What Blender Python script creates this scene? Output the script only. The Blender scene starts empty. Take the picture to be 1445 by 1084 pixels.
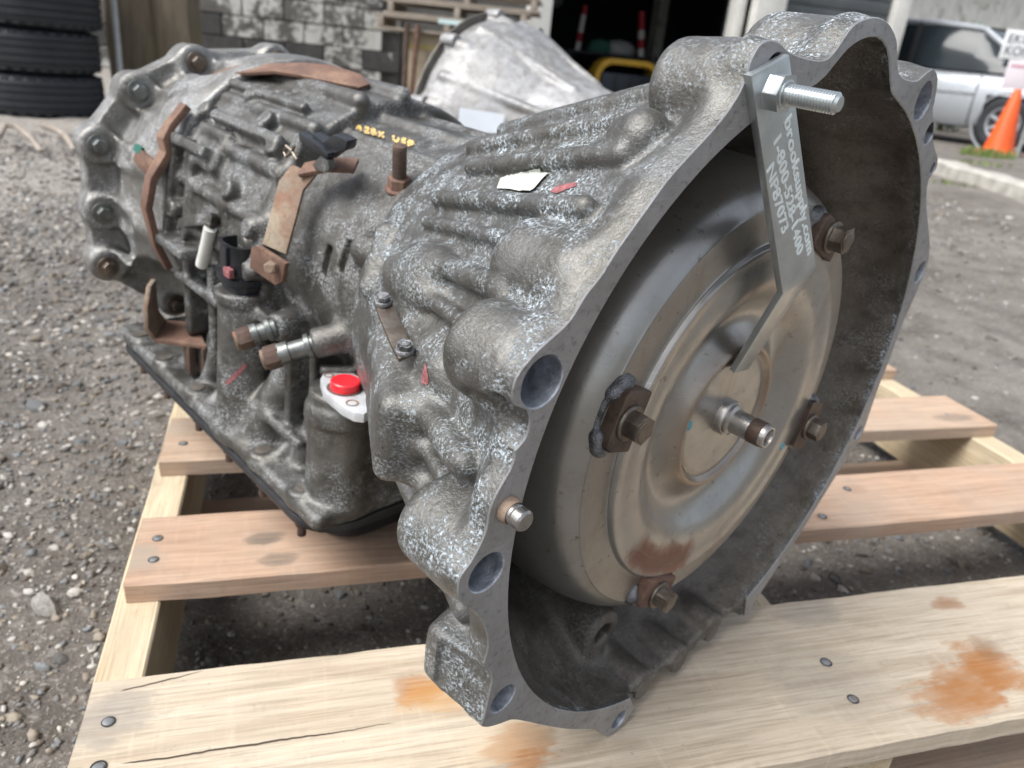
import bpy, bmesh, math, random, time
import numpy as np
from mathutils import Vector, Matrix
from mathutils.bvhtree import BVHTree
T0 = time.time()
random.seed(7); RNG = np.random.default_rng(7)
SC = bpy.context.scene
COL = SC.collection

# ------------------------------------------------------------------ camera
W0, H0, FPX = 1445.0, 1084.0, 1075.0
CAMP = Vector((0, 0, 0.386))
CR = Vector((0.96023952, -0.26188341, 0.0967323)).normalized()
CU = Vector((0.01890152, 0.40668039, 0.91337495)).normalized()
CW = Vector((0.27853688, 0.87523033, -0.39546058)).normalized()
cd = bpy.data.cameras.new('camera'); cam = bpy.data.objects.new('camera', cd); COL.objects.link(cam)
cam.matrix_world = Matrix(((CR.x, CU.x, -CW.x, CAMP.x), (CR.y, CU.y, -CW.y, CAMP.y), (CR.z, CU.z, -CW.z, CAMP.z), (0, 0, 0, 1)))
cd.sensor_width = 36.0; cd.lens = FPX / W0 * 36.0
cd.clip_start = 0.02; cd.clip_end = 500
cd.dof.use_dof = True; cd.dof.focus_distance = 0.335; cd.dof.aperture_fstop = 12.5
SC.camera = cam

# ------------------------------------------------------------------ sky, sun, exposure
SUN_EL, SUN_AZ = math.radians(56), math.radians(-105)      # azimuth measured from +Y towards +X
w = bpy.data.worlds.new("World"); SC.world = w; w.use_nodes = True
nt = w.node_tree; nt.nodes.clear()
sky = nt.nodes.new('ShaderNodeTexSky'); sky.sky_type = 'NISHITA'; sky.sun_disc = False
sky.sun_elevation = SUN_EL; sky.sun_rotation = SUN_AZ; sky.dust_density = 4.0; sky.air_density = 1.0; sky.ozone_density = 1.0
hs = nt.nodes.new('ShaderNodeHueSaturation'); hs.inputs['Saturation'].default_value = 0.45
bg = nt.nodes.new('ShaderNodeBackground'); bg.inputs['Strength'].default_value = 0.115
wo = nt.nodes.new('ShaderNodeOutputWorld')
nt.links.new(sky.outputs[0], hs.inputs['Color']); nt.links.new(hs.outputs[0], bg.inputs[0]); nt.links.new(bg.outputs[0], wo.inputs[0])
sl = bpy.data.lights.new('sun', 'SUN'); sl.energy = 2.2; sl.angle = math.radians(34); sl.color = (1.0, 0.99, 0.97)
so = bpy.data.objects.new('sun', sl); COL.objects.link(so)
sd = Vector((math.sin(SUN_AZ) * math.cos(SUN_EL), math.cos(SUN_AZ) * math.cos(SUN_EL), math.sin(SUN_EL)))
so.rotation_euler = sd.to_track_quat('Z', 'Y').to_euler(); so.location = (0, 0, 20)
SC.view_settings.view_transform = 'Standard'; SC.view_settings.look = 'None'
SC.view_settings.exposure = 0.90; SC.view_settings.gamma = 1.0; SC.view_settings.use_curve_mapping = False

# ------------------------------------------------------------------ helpers: pixels of the photograph to rays (for surveying positions only)
def ray(px, py):
    return (CR * ((px - W0 / 2) / FPX) - CU * ((py - H0 / 2) / FPX) + CW)
def at(px, py, depth): return CAMP + ray(px, py) * depth
def at_z(px, py, z):
    d = ray(px, py); return CAMP + d * ((z - CAMP.z) / d.z)
def at_y(px, py, y):
    d = ray(px, py); return CAMP + d * (y / d.y)

# ------------------------------------------------------------------ object helpers
def tag(o, label=None, cat=None, group=None, kind=None):
    if label: o['label'] = label
    if cat: o['category'] = cat
    if group: o['group'] = group
    if kind: o['kind'] = kind
    return o
def empty(name, mat=None, label=None, cat=None, group=None):
    o = bpy.data.objects.new(name, None); COL.objects.link(o); o.empty_display_size = 0.1
    if mat is not None: o.matrix_world = mat
    return tag(o, label, cat, group)
def link(name, me, parent=None, mats=(), smooth=None, angle=35):
    o = bpy.data.objects.new(name, me); COL.objects.link(o)
    if parent is not None: o.parent = parent
    for m in (mats if isinstance(mats, (list, tuple)) else (mats,)):
        if m is not None: me.materials.append(m)
    if smooth == 'auto':
        me.polygons.foreach_set('use_smooth', [True] * len(me.polygons))
        try: me.set_sharp_from_angle(angle=math.radians(angle))
        except Exception: pass
    elif smooth:
        me.polygons.foreach_set('use_smooth', [True] * len(me.polygons))
    return o

class MB:
    """collects simple solids into one mesh"""
    def __init__(s): s.v = []; s.f = []; s.m = []
    def add(s, verts, faces, mi=0):
        b = len(s.v); s.v += [tuple(v) for v in verts]; s.f += [tuple(b + i for i in f) for f in faces]; s.m += [mi] * len(faces); return s
    def box(s, c, size, rot=None, mi=0):
        c = Vector(c); hx, hy, hz = size[0] / 2, size[1] / 2, size[2] / 2
        vs = [Vector((x, y, z)) for x in (-hx, hx) for y in (-hy, hy) for z in (-hz, hz)]
        if rot is not None: vs = [rot @ v for v in vs]
        return s.add([c + v for v in vs], [(0, 1, 3, 2), (4, 6, 7, 5), (0, 4, 5, 1), (2, 3, 7, 6), (0, 2, 6, 4), (1, 5, 7, 3)], mi)
    def cyl(s, p0, p1, r0, r1=None, n=20, mi=0, caps=True, phase=0.0):
        p0, p1 = Vector(p0), Vector(p1); r1 = r0 if r1 is None else r1
        d = (p1 - p0).normalized(); a = d.orthogonal().normalized(); b = d.cross(a)
        vs = []
        for p, r in ((p0, r0), (p1, r1)):
            for k in range(n):
                t = 2 * math.pi * k / n + phase; vs.append(p + a * (r * math.cos(t)) + b * (r * math.sin(t)))
        fs = [(k, (k + 1) % n, n + (k + 1) % n, n + k) for k in range(n)]
        if caps: fs += [tuple(range(n))[::-1], tuple(range(n, 2 * n))]
        return s.add(vs, fs, mi)
    def lathe(s, prof, n=64, mat=None, mi=0, close=False):
        """profile [(r,z)] about z, transformed by mat"""
        mat = mat or Matrix()
        vs = []; m = len(prof)
        for k in range(n):
            t = 2 * math.pi * k / n; c, q = math.cos(t), math.sin(t)
            for r, z in prof: vs.append(mat @ Vector((r * c, r * q, z)))
        fs = []
        for k in range(n):
            k2 = (k + 1) % n
            for i in range(m - 1 + (1 if close else 0)):
                j = (i + 1) % m
                fs.append((k * m + i, k2 * m + i, k2 * m + j, k * m + j))
        return s.add(vs, fs, mi)
    def tube(s, pts, r, n=12, mi=0):
        pts = [Vector(p) for p in pts]; rs = r if isinstance(r, (list, tuple)) else [r] * len(pts)
        vs = []; prev = None
        for i, p in enumerate(pts):
            d = (pts[min(i + 1, len(pts) - 1)] - pts[max(i - 1, 0)]).normalized()
            if prev is None: a = d.orthogonal().normalized()
            else: a = (prev - d * prev.dot(d)).normalized()
            prev = a; b = d.cross(a)
            for k in range(n):
                t = 2 * math.pi * k / n; vs.append(p + a * (rs[i] * math.cos(t)) + b * (rs[i] * math.sin(t)))
        m = len(pts)
        fs = [(i * n + k, i * n + (k + 1) % n, (i + 1) * n + (k + 1) % n, (i + 1) * n + k) for i in range(m - 1) for k in range(n)]
        fs += [tuple(range(n))[::-1], tuple((m - 1) * n + k for k in range(n))]
        return s.add(vs, fs, mi)
    def strip(s, pts, wdir, width, thick, mi=0):
        """flat bar along a path: wdir the width direction, thickness along the local normal"""
        pts = [Vector(p) for p in pts]; wd = Vector(wdir).normalized(); vs = []
        ws = width if isinstance(width, (list, tuple)) else [width] * len(pts)
        for i, p in enumerate(pts):
            d0 = (pts[i] - pts[i - 1]).normalized() if i else None
            d1 = (pts[i + 1] - pts[i]).normalized() if i < len(pts) - 1 else None
            d = ((d0 or d1) + (d1 or d0)).normalized()
            nn = d.cross(wd).normalized()
            sc = 1.0 / max(0.4, nn.dot((d0 or d1).cross(wd).normalized()))
            for a, b in ((-1, -1), (1, -1), (1, 1), (-1, 1)):
                vs.append(p + wd * (a * ws[i] / 2) + nn * (b * thick / 2 * sc))
        fs = []
        for i in range(len(pts) - 1):
            for k in range(4): fs.append((i * 4 + k, i * 4 + (k + 1) % 4, i * 4 + 4 + (k + 1) % 4, i * 4 + 4 + k))
        m = len(pts) - 1
        fs += [(3, 2, 1, 0), (m * 4, m * 4 + 1, m * 4 + 2, m * 4 + 3)]
        return s.add(vs, fs, mi)
    def prism(s, poly, z0, z1, mat=None, mi=0, mside=None):
        mat = mat or Matrix(); n = len(poly)
        vs = [mat @ Vector((p[0], p[1], z0)) for p in poly] + [mat @ Vector((p[0], p[1], z1)) for p in poly]
        s.add(vs, [tuple(range(n))[::-1], tuple(range(n, 2 * n))], mi)
        return s.add(vs, [(k, (k + 1) % n, n + (k + 1) % n, n + k) for k in range(n)], mi if mside is None else mside)
    def mesh(s, name):
        me = bpy.data.meshes.new(name); me.from_pydata(s.v, [], s.f); me.polygons.foreach_set('material_index', s.m)
        bm = bmesh.new(); bm.from_mesh(me); bmesh.ops.recalc_face_normals(bm, faces=bm.faces); bm.to_mesh(me); bm.free()
        me.update(); return me
    def build(s, name, mats=(), parent=None, smooth='auto', bevel=0.0, seg=2, angle=35):
        me = s.mesh(name); o = link(name, me, parent, mats, smooth, angle)
        if bevel > 0:
            bm = bmesh.new(); bm.from_mesh(me); bmesh.ops.remove_doubles(bm, verts=bm.verts, dist=1e-6)
            ed = [e for e in bm.edges if len(e.link_faces) == 2 and e.calc_face_angle(0) > math.radians(28)]
            try: bmesh.ops.bevel(bm, geom=ed, offset=bevel, segments=seg, profile=0.6, affect='EDGES', clamp_overlap=True)
            except Exception as ex: print('bevel', name, ex)
            bm.to_mesh(me); bm.free()
            if smooth:
                me.polygons.foreach_set('use_smooth', [True] * len(me.polygons))
                me.set_sharp_from_angle(angle=math.radians(angle))
        return o

def frame(p, z, x=None):
    z = Vector(z).normalized(); x = Vector(x) if x is not None else z.orthogonal()
    x = (x - z * x.dot(z)).normalized(); y = z.cross(x)
    return Matrix(((x.x, y.x, z.x, p[0]), (x.y, y.y, z.y, p[1]), (x.z, y.z, z.z, p[2]), (0, 0, 0, 1)))

# ------------------------------------------------------------------ materials
class NB:
    def __init__(s, name):
        s.m = bpy.data.materials.new(name); s.m.use_nodes = True; s.t = s.m.node_tree
        s.p = s.t.nodes['Principled BSDF']; s.co = None
    def n(s, t, **k):
        x = s.t.nodes.new(t)
        for a, b in k.items(): setattr(x, a, b)
        return x
    def l(s, a, b): s.t.links.new(a, b)
    def coord(s):
        if s.co is None: s.co = s.n('ShaderNodeTexCoord')
        return s.co.outputs['Object']
    def map(s, scale=(1, 1, 1), loc=(0, 0, 0), rot=(0, 0, 0), src=None):
        m = s.n('ShaderNodeMapping'); m.inputs['Scale'].default_value = scale; m.inputs['Location'].default_value = loc; m.inputs['Rotation'].default_value = rot
        s.l(src or s.coord(), m.inputs['Vector']); return m.outputs[0]
    def noise(s, scale, detail=4, rough=0.55, vec=None, dist=0.0):
        x = s.n('ShaderNodeTexNoise'); x.inputs['Scale'].default_value = scale; x.inputs['Detail'].default_value = detail
        x.inputs['Roughness'].default_value = rough; x.inputs['Distortion'].default_value = dist
        s.l(vec or s.coord(), x.inputs['Vector']); return x.outputs['Fac']
    def voro(s, scale, vec=None, out='Distance', feat='F1'):
        x = s.n('ShaderNodeTexVoronoi', feature=feat); x.inputs['Scale'].default_value = scale
        s.l(vec or s.coord(), x.inputs['Vector']); return x.outputs[out]
    def ramp(s, fac, stops):
        x = s.n('ShaderNodeValToRGB'); e = x.color_ramp.elements
        while len(e) < len(stops): e.new(0.5)
        for i, (p, c) in enumerate(stops):
            e[i].position = p; e[i].color = (c, c, c, 1) if isinstance(c, (int, float)) else (*c, 1)
        s.l(fac, x.inputs[0]); return x.outputs[0]
    def mix(s, fac, a, b, mode='MIX'):
        x = s.n('ShaderNodeMix', data_type='RGBA', blend_type=mode)
        for i, v in ((0, fac), (6, a), (7, b)):
            if isinstance(v, (int, float)): x.inputs[i].default_value = v if i == 0 else (v, v, v, 1)
            elif isinstance(v, tuple): x.inputs[i].default_value = (*v, 1)
            else: s.l(v, x.inputs[i])
        return x.outputs[2]
    def math(s, op, a, b=0.0, c=0.0):
        x = s.n('ShaderNodeMath', operation=op)
        for i, v in ((0, a), (1, b), (2, c)):
            if isinstance(v, (int, float)): x.inputs[i].default_value = v
            else: s.l(v, x.inputs[i])
        return x.outputs[0]
    def sep(s, vec=None):
        x = s.n('ShaderNodeSeparateXYZ'); s.l(vec or s.coord(), x.inputs[0]); return x.outputs
    def bump(s, h, strength=0.5, dist=0.001, prev=None):
        x = s.n('ShaderNodeBump'); x.inputs['Strength'].default_value = strength; x.inputs['Distance'].default_value = dist
        s.l(h, x.inputs['Height'])
        if prev is not None: s.l(prev, x.inputs['Normal'])
        return x.outputs[0]
    def set(s, col=None, rough=None, metal=None, nrm=None, spec=None):
        for k, v in (('Base Color', col), ('Roughness', rough), ('Metallic', metal), ('Normal', nrm), ('Specular IOR Level', spec)):
            if v is None: continue
            if isinstance(v, (int, float)): s.p.inputs[k].default_value = v
            elif isinstance(v, tuple): s.p.inputs[k].default_value = (*v, 1)
            else: s.l(v, s.p.inputs[k])
        return s.m

def plain(name, col, rough=0.5, metal=0.0, var=0.12, scale=30, bump=0.0):
    b = NB(name); n = b.noise(scale, 5)
    c = b.mix(1.0, col, b.ramp(n, [(0.3, 1 - var), (0.7, 1 + var)]), 'MULTIPLY')
    nr = b.bump(b.noise(scale * 6, 4), bump, 0.001) if bump else None
    return b.set(c, b.ramp(n, [(0.3, max(rough - 0.08, 0.02)), (0.7, min(rough + 0.08, 1))]), metal, nr)

def cast_mat(name, base, speck=0.5, metal=0.55, dark=0.45, speckcol=(0.54, 0.62, 0.68)):
    b = NB(name)
    big = b.noise(14, 6, 0.6); mid = b.noise(60, 6, 0.65); fine = b.noise(420, 5, 0.7)
    c = b.mix(b.ramp(big, [(0.35, 0.0), (0.68, 1.0)]), base, (base[0] * 0.90, base[1] * 0.86, base[2] * 0.78))
    c = b.mix(b.math('MULTIPLY', b.ramp(mid, [(0.42, 0.0), (0.66, 1.0)]), dark), c, (base[0] * 0.42, base[1] * 0.39, base[2] * 0.34))
    # chalky oxide: clusters of small flakes
    clus = b.math('MULTIPLY', b.ramp(b.noise(44, 6, 0.7, dist=0.3), [(0.46, 0.0), (0.59, 1.0)]), b.ramp(b.noise(9, 3, 0.5), [(0.34, 0.30), (0.55, 1.0)]))
    fl = b.ramp(b.noise(640, 5, 0.75), [(0.485, 0.0), (0.60, 1.0)])
    ox = b.math('MULTIPLY', b.math('MULTIPLY', clus, fl), min(1.0, speck * 1.15))
    sm = b.math('MULTIPLY', b.ramp(b.noise(1300, 3, 0.6), [(0.60, 0.0), (0.72, 1.0)]), speck * 0.3)
    ox = b.math('MAXIMUM', ox, sm)
    c = b.mix(ox, c, speckcol)
    dots = b.ramp(b.noise(260, 2, 0.5), [(0.24, 1.0), (0.31, 0.0)])
    c = b.mix(b.math('MULTIPLY', dots, 0.6), c, (0.03, 0.028, 0.025))
    dent = b.noise(150, 4, 0.6)
    nr = b.bump(mid, 0.4, 0.002); nr = b.bump(dent, 0.35, 0.001, nr); nr = b.bump(fine, 0.8, 0.0007, nr); nr = b.bump(ox, 0.6, 0.0005, nr)
    rough = b.mix(ox, b.ramp(fine, [(0.3, 0.30), (0.7, 0.50)]), 0.8)
    return b.set(c, rough, b.math('SUBTRACT', metal, b.math('MULTIPLY', ox, metal)), nr)

M = {}
M['cast'] = cast_mat('cast_aluminium', (0.165, 0.166, 0.163), 1.0, 0.68, 0.66)
M['cast_case'] = cast_mat('cast_aluminium_case', (0.145, 0.145, 0.142), 0.75, 0.68, 0.75, (0.42, 0.45, 0.47))
M['cast_tail'] = cast_mat('cast_aluminium_tail', (0.25, 0.252, 0.25), 0.75, 0.65, 0.65, (0.6, 0.62, 0.64))
M['cast_dark'] = cast_mat('cast_aluminium_oily', (0.165, 0.152, 0.138), 0.6, 0.45, 0.75, (0.36, 0.36, 0.35))
M['cast_bright'] = cast_mat('cast_aluminium_clean', (0.29, 0.295, 0.305), 0.7, 0.35, 0.6, (0.66, 0.68, 0.71))

def machined():
    b = NB('machined_aluminium'); f = b.noise(900, 3, 0.6); g = b.noise(40, 5, 0.6); d = b.noise(240, 4, 0.6)
    c = b.mix(b.ramp(g, [(0.35, 0.0), (0.7, 1.0)]), (0.40, 0.405, 0.415), (0.30, 0.298, 0.296))
    c = b.mix(b.math('MULTIPLY', b.ramp(d, [(0.56, 0.0), (0.68, 1.0)]), 0.5), c, (0.15, 0.145, 0.14))
    c = b.mix(b.math('MULTIPLY', b.ramp(f, [(0.60, 0.0), (0.7, 1.0)]), 0.35), c, (0.55, 0.56, 0.58))
    sc_ = b.noise(1.0, 3, 0.65, vec=b.map((900, 45, 45), rot=(0, 0, 0.9))); sc2 = b.noise(1.0, 3, 0.65, vec=b.map((60, 1100, 60), rot=(0, 0, 0.35)))
    c = b.mix(b.math('MULTIPLY', b.ramp(sc_, [(0.58, 0.0), (0.70, 1.0)]), 0.45), c, (0.20, 0.198, 0.195))
    c = b.mix(b.math('MULTIPLY', b.ramp(sc2, [(0.60, 0.0), (0.72, 1.0)]), 0.4), c, (0.55, 0.555, 0.56))
    c = b.mix(b.math('MULTIPLY', b.ramp(b.noise(17, 5, 0.65), [(0.55, 0.0), (0.75, 1.0)]), 0.45), c, (0.20, 0.18, 0.16))
    nr = b.bump(f, 0.3, 0.0003); nr = b.bump(sc_, 0.2, 0.0003, nr)
    return b.set(c, b.ramp(d, [(0.3, 0.42), (0.7, 0.6)]), 0.6, nr)
M['machined'] = machined()
M['bore'] = plain('bored_hole_aluminium', (0.44, 0.47, 0.52), 0.42, 0.55, 0.45, 160, 0.5)

def steel_converter():
    b = NB('converter_steel'); s = b.sep(); r = b.math('SQRT', b.math('ADD', b.math('MULTIPLY', s[0], s[0]), b.math('MULTIPLY', s[1], s[1])))
    g = b.noise(9, 5, 0.6); m = b.noise(45, 6, 0.65)
    c = b.mix(b.ramp(g, [(0.35, 0.0), (0.7, 1.0)]), (0.45, 0.445, 0.425), (0.35, 0.338, 0.312))
    c = b.mix(b.math('MULTIPLY', b.ramp(m, [(0.5, 0.0), (0.75, 1.0)]), 0.35), c, (0.22, 0.185, 0.15))
    # bare tan ring band next to the step, rust in the hub dish, red-brown stain low on the face
    band = b.ramp(r, [(0.1065, 0.0), (0.1075, 1.0), (0.1225, 1.0), (0.1245, 0.0)])
    c = b.mix(b.math('MULTIPLY', band, 0.4), c, (0.36, 0.30, 0.235))
    rim = b.ramp(b.math('ADD', r, b.math('MULTIPLY', b.math('SUBTRACT', m, 0.5), 0.008)), [(0.038, 0.0), (0.043, 1.0), (0.046, 0.7), (0.056, 0.0)])
    c = b.mix(b.math('MULTIPLY', rim, 0.55), c, (0.33, 0.20, 0.10))
    ang = b.math('ARCTAN2', s[1], s[0])
    sect = b.ramp(b.math('ADD', ang, b.math('MULTIPLY', b.math('SUBTRACT', m, 0.5), 0.7)), [(0.0, 0.0), (0.001, 0.0)])
    x = b.math('ADD', b.math('ABSOLUTE', b.math('ADD', ang, 2.02)), b.math('MULTIPLY', b.math('SUBTRACT', m, 0.5), 0.35))
    arc = b.ramp(x, [(0.36, 1.0), (0.46, 0.0)])
    rr = b.ramp(b.math('ADD', r, b.math('MULTIPLY', b.math('SUBTRACT', m, 0.5), 0.02)), [(0.083, 0.0), (0.087, 1.0), (0.101, 1.0), (0.104, 0.0)])
    c = b.mix(b.math('MULTIPLY', b.math('MULTIPLY', arc, rr), 0.85), c, (0.17, 0.055, 0.035))
    # concentric polish lines
    wv = b.noise(1.0, 2, 0.5, vec=None)
    cmb = b.n('ShaderNodeCombineXYZ'); b.l(b.math('MULTIPLY', r, 900.0), cmb.inputs[0]); b.l(b.math('MULTIPLY', ang, 0.6), cmb.inputs[1])
    ln = b.noise(1.0, 3, 0.6, vec=cmb.outputs[0])
    c = b.mix(b.math('MULTIPLY', b.ramp(ln, [(0.55, 0.0), (0.75, 1.0)]), 0.3), c, (0.42, 0.36, 0.28))
    scr = b.noise(1.0, 4, 0.7, vec=b.map((50, 700, 50), rot=(0, 0, 0.7)))
    c = b.mix(b.math('MULTIPLY', b.ramp(scr, [(0.62, 0.0), (0.70, 1.0)]), 0.45), c, (0.55, 0.53, 0.50))
    sps = b.noise(190, 3, 0.6); c = b.mix(b.math('MULTIPLY', b.ramp(sps, [(0.64, 0.0), (0.72, 1.0)]), 0.5), c, (0.13, 0.085, 0.055))
    drip = b.noise(1.0, 5, 0.65, vec=b.map((34, 7, 20), rot=(0, 0, 0.3))); c = b.mix(b.math('MULTIPLY', b.ramp(drip, [(0.55, 0.0), (0.72, 1.0)]), 0.4), c, (0.20, 0.145, 0.10))
    nr = b.bump(ln, 0.16, 0.0004); nr = b.bump(m, 0.12, 0.001, nr); nr = b.bump(sps, 0.15, 0.0005, nr)
    return b.set(c, b.ramp(m, [(0.3, 0.27), (0.75, 0.42)]), 0.84, nr)
M['converter'] = steel_converter()

def zinc():
    b = NB('zinc_plated_steel'); g = b.noise(70, 5, 0.6, vec=b.map((1, 1, 1))); f = b.noise(500, 3)
    c = b.mix(b.ramp(g, [(0.35, 0.0), (0.7, 1.0)]), (0.56, 0.60, 0.61), (0.44, 0.475, 0.485))
    return b.set(c, b.ramp(g, [(0.3, 0.28), (0.75, 0.42)]), 0.85, b.bump(f, 0.08, 0.0003))
M['zinc'] = zinc()
M['engraved'] = plain('bright_engraving', (0.86, 0.92, 0.90), 0.5, 0.0, 0.08, 200)
def rust(name, a, bb, metal=0.2, rough=0.75):
    b = NB(name); g = b.noise(70, 6, 0.65); f = b.noise(350, 5, 0.65)
    c = b.mix(b.ramp(g, [(0.35, 0.0), (0.65, 1.0)]), a, bb)
    c = b.mix(b.math('MULTIPLY', b.ramp(b.noise(28, 5, 0.65), [(0.50, 0.0), (0.64, 1.0)]), 0.55), c, (min(1, a[0] * 1.45 + .03), min(1, a[1] * 1.55 + .03), min(1, a[2] * 1.5 + .02)))
    c = b.mix(b.math('MULTIPLY', b.ramp(f, [(0.5, 0.0), (0.7, 1.0)]), 0.5), c, (a[0] * 0.45, a[1] * 0.4, a[2] * 0.4))
    return b.set(c, rough, metal, b.bump(f, 0.5, 0.0006))
M['rust'] = rust('rusty_steel', (0.185, 0.105, 0.075), (0.12, 0.072, 0.055))
M['rust_tan'] = rust('rust_on_plated_steel', (0.24, 0.20, 0.155), (0.22, 0.12, 0.078))
M['rust_dark'] = rust('dark_rusty_steel', (0.12, 0.075, 0.055), (0.07, 0.055, 0.05), 0.4, 0.55)
M['bolt'] = rust('worn_bolt_steel', (0.20, 0.17, 0.145), (0.13, 0.10, 0.08), 0.8, 0.4)
M['weld'] = plain('blued_weld_steel', (0.22, 0.225, 0.235), 0.33, 0.8, 0.6, 170, 0.9)
M['steel'] = plain('bright_steel', (0.45, 0.43, 0.41), 0.28, 0.95, 0.25, 70, 0.1)
M['plastic'] = plain('black_plastic', (0.012, 0.014, 0.018), 0.32, 0.0, 0.3, 60, 0.05)
M['rubber_gasket'] = plain('black_gasket', (0.02, 0.021, 0.024), 0.5, 0.0, 0.3, 80, 0.2)
M['pan'] = plain('black_pan_paint', (0.03, 0.03, 0.033), 0.4, 0.1, 0.4, 40, 0.2)
M['red'] = plain('red_plastic', (0.72, 0.02, 0.03), 0.35, 0.0, 0.06, 60)
M['port'] = plain('clean_port_aluminium', (0.66, 0.69, 0.72), 0.4, 0.5, 0.12, 90, 0.2)
M['white_tube'] = plain('grey_white_tube', (0.62, 0.64, 0.60), 0.45, 0.0, 0.1, 80)
M['sticker'] = plain('torn_paper_label', (0.44, 0.46, 0.42), 0.75, 0.0, 0.1, 90, 0.3)
M['white_label'] = plain('white_paper_label', (0.48, 0.52, 0.57), 0.6, 0.0, 0.06, 20)
M['red_mark'] = plain('red_paint_marker', (0.24, 0.085, 0.09), 0.7, 0.0, 0.5, 500)
def worn_mark():
    b = NB('yellow_paint_marker'); g = b.noise(330, 5, 0.65)
    return b.set(b.mix(b.ramp(g, [(0.40, 0.0), (0.56, 1.0)]), (0.20, 0.19, 0.165), (0.66, 0.44, 0.12)), 0.65, 0.0)
M['yellow_mark'] = worn_mark()
M['blue_mark'] = plain('blue_paint_dot', (0.10, 0.32, 0.40), 0.5, 0.0, 0.3, 300)
M['green'] = plain('green_tape', (0.02, 0.13, 0.10), 0.5, 0.0, 0.2, 100)

def wood(name, base, dark, stains=(), cracks=(), grey=0.0, gscale=1.0, wood_axis='x'):
    """board wood, grain along object X; stains [(x,y,r,stretch)], cracks [(x0,x1,y at x0,y at x1,width)] in object coordinates"""
    b = NB(name); s = b.sep()
    v = b.map((3.0, 42.0, 42.0)) if wood_axis == 'x' else b.map((42.0, 3.0, 42.0))
    g = b.noise(1.6 * gscale, 6, 0.62, vec=v, dist=0.8); g2 = b.noise(7 * gscale, 5, 0.65, vec=v, dist=0.3); blot = b.noise(9, 4, 0.55)
    c = b.mix(b.ramp(g, [(0.36, 0.0), (0.7, 1.0)]), base, dark)
    c = b.mix(b.math('MULTIPLY', b.ramp(g2, [(0.5, 0.0), (0.72, 1.0)]), 0.5), c, tuple(d * 0.7 for d in dark))
    fib = b.noise(1.0, 5, 0.7, vec=b.map((9, 420, 420)) if wood_axis == 'x' else b.map((420, 9, 420)))
    c = b.mix(b.math('MULTIPLY', b.ramp(fib, [(0.48, 0.0), (0.64, 1.0)]), 0.55), c, tuple(d * 0.62 for d in dark))
    lite = b.noise(1.0, 5, 0.7, vec=b.map((14, 260, 260), loc=(3, 3, 3)) if wood_axis == 'x' else b.map((260, 14, 260)))
    c = b.mix(b.math('MULTIPLY', b.ramp(lite, [(0.55, 0.0), (0.70, 1.0)]), 0.35), c, tuple(min(1, q * 1.2) for q in base))
    c = b.mix(b.math('MULTIPLY', b.ramp(blot, [(0.4, 0.0), (0.72, 1.0)]), 0.32 + grey), c, (0.36, 0.32, 0.27))
    c = b.mix(b.math('MULTIPLY', b.ramp(b.noise(46, 6, 0.7), [(0.58, 0.0), (0.72, 1.0)]), 0.3), c, (0.20, 0.175, 0.145))
    # figured cross marks (saw chatter)
    ch = b.noise(1.0, 3, 0.6, vec=b.map((170, 14, 14), rot=(0, 0, 0.5)))
    c = b.mix(b.math('MULTIPLY', b.ramp(ch, [(0.56, 0.0), (0.72, 1.0)]), 0.12), c, tuple(min(1, q * 1.35) for q in base))
    sp = b.ramp(b.noise(210, 3, 0.6), [(0.66, 0.0), (0.74, 1.0)])
    c = b.mix(b.math('MULTIPLY', sp, 0.35), c, (0.13, 0.10, 0.075))
    nz = b.noise(30, 5, 0.65, vec=b.map((1, 2.0, 1)))
    for (sx, sy, r, st, colr, amt) in stains:
        dx = b.math('MULTIPLY', b.math('SUBTRACT', s[0], sx), 1.0 / st); dy = b.math('SUBTRACT', s[1], sy)
        d = b.math('SQRT', b.math('ADD', b.math('MULTIPLY', dx, dx), b.math('MULTIPLY', dy, dy)))
        d = b.math('ADD', b.math('MULTIPLY', d, 1.0 / r), b.math('ADD', b.math('MULTIPLY', b.math('SUBTRACT', nz, 0.5), 1.9), b.math('MULTIPLY', b.math('SUBTRACT', fib, 0.5), 1.6)))
        c = b.mix(b.math('MULTIPLY', b.math('MULTIPLY', b.ramp(d, [(0.35, 1.0), (0.75, 0.7), (0.9, 0.35), (1.35, 0.0)]), b.ramp(fib, [(0.38, 0.68), (0.54, 1.0)])), min(1.0, amt * 1.15)), c, colr)
    nr = b.bump(g2, 0.4, 0.001); nr = b.bump(ch, 0.2, 0.0008, nr); nr = b.bump(fib, 0.5, 0.0006, nr)
    wob = b.math('MULTIPLY', b.math('SUBTRACT', b.noise(16, 4, 0.6, vec=b.map((1, 0.05, 0.05))), 0.5), 0.010)
    for (x0, x1, y0, y1, wd) in cracks:
        sl_ = (y1 - y0) / (x1 - x0)
        yy = b.math('ADD', b.math('MULTIPLY', b.math('SUBTRACT', s[0], x0), sl_), y0)
        dd = b.math('ABSOLUTE', b.math('SUBTRACT', b.math('ADD', s[1], wob), yy))
        tw = b.ramp(b.math('MULTIPLY', b.math('SUBTRACT', s[0], x0), 1.0 / (x1 - x0)), [(0.0, 0.0), (0.05, 0.8), (0.55, 1.0), (0.96, 0.25), (1.0, 0.0)])
        mk = b.math('LESS_THAN', dd, b.math('MULTIPLY', tw, wd))
        c = b.mix(b.math('MULTIPLY', mk, 0.93), c, (0.035, 0.024, 0.016))
        nr = b.bump(mk, 0.8, -0.002, nr)
    return b.set(c, 0.72, 0.0, nr, 0.3)

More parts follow.
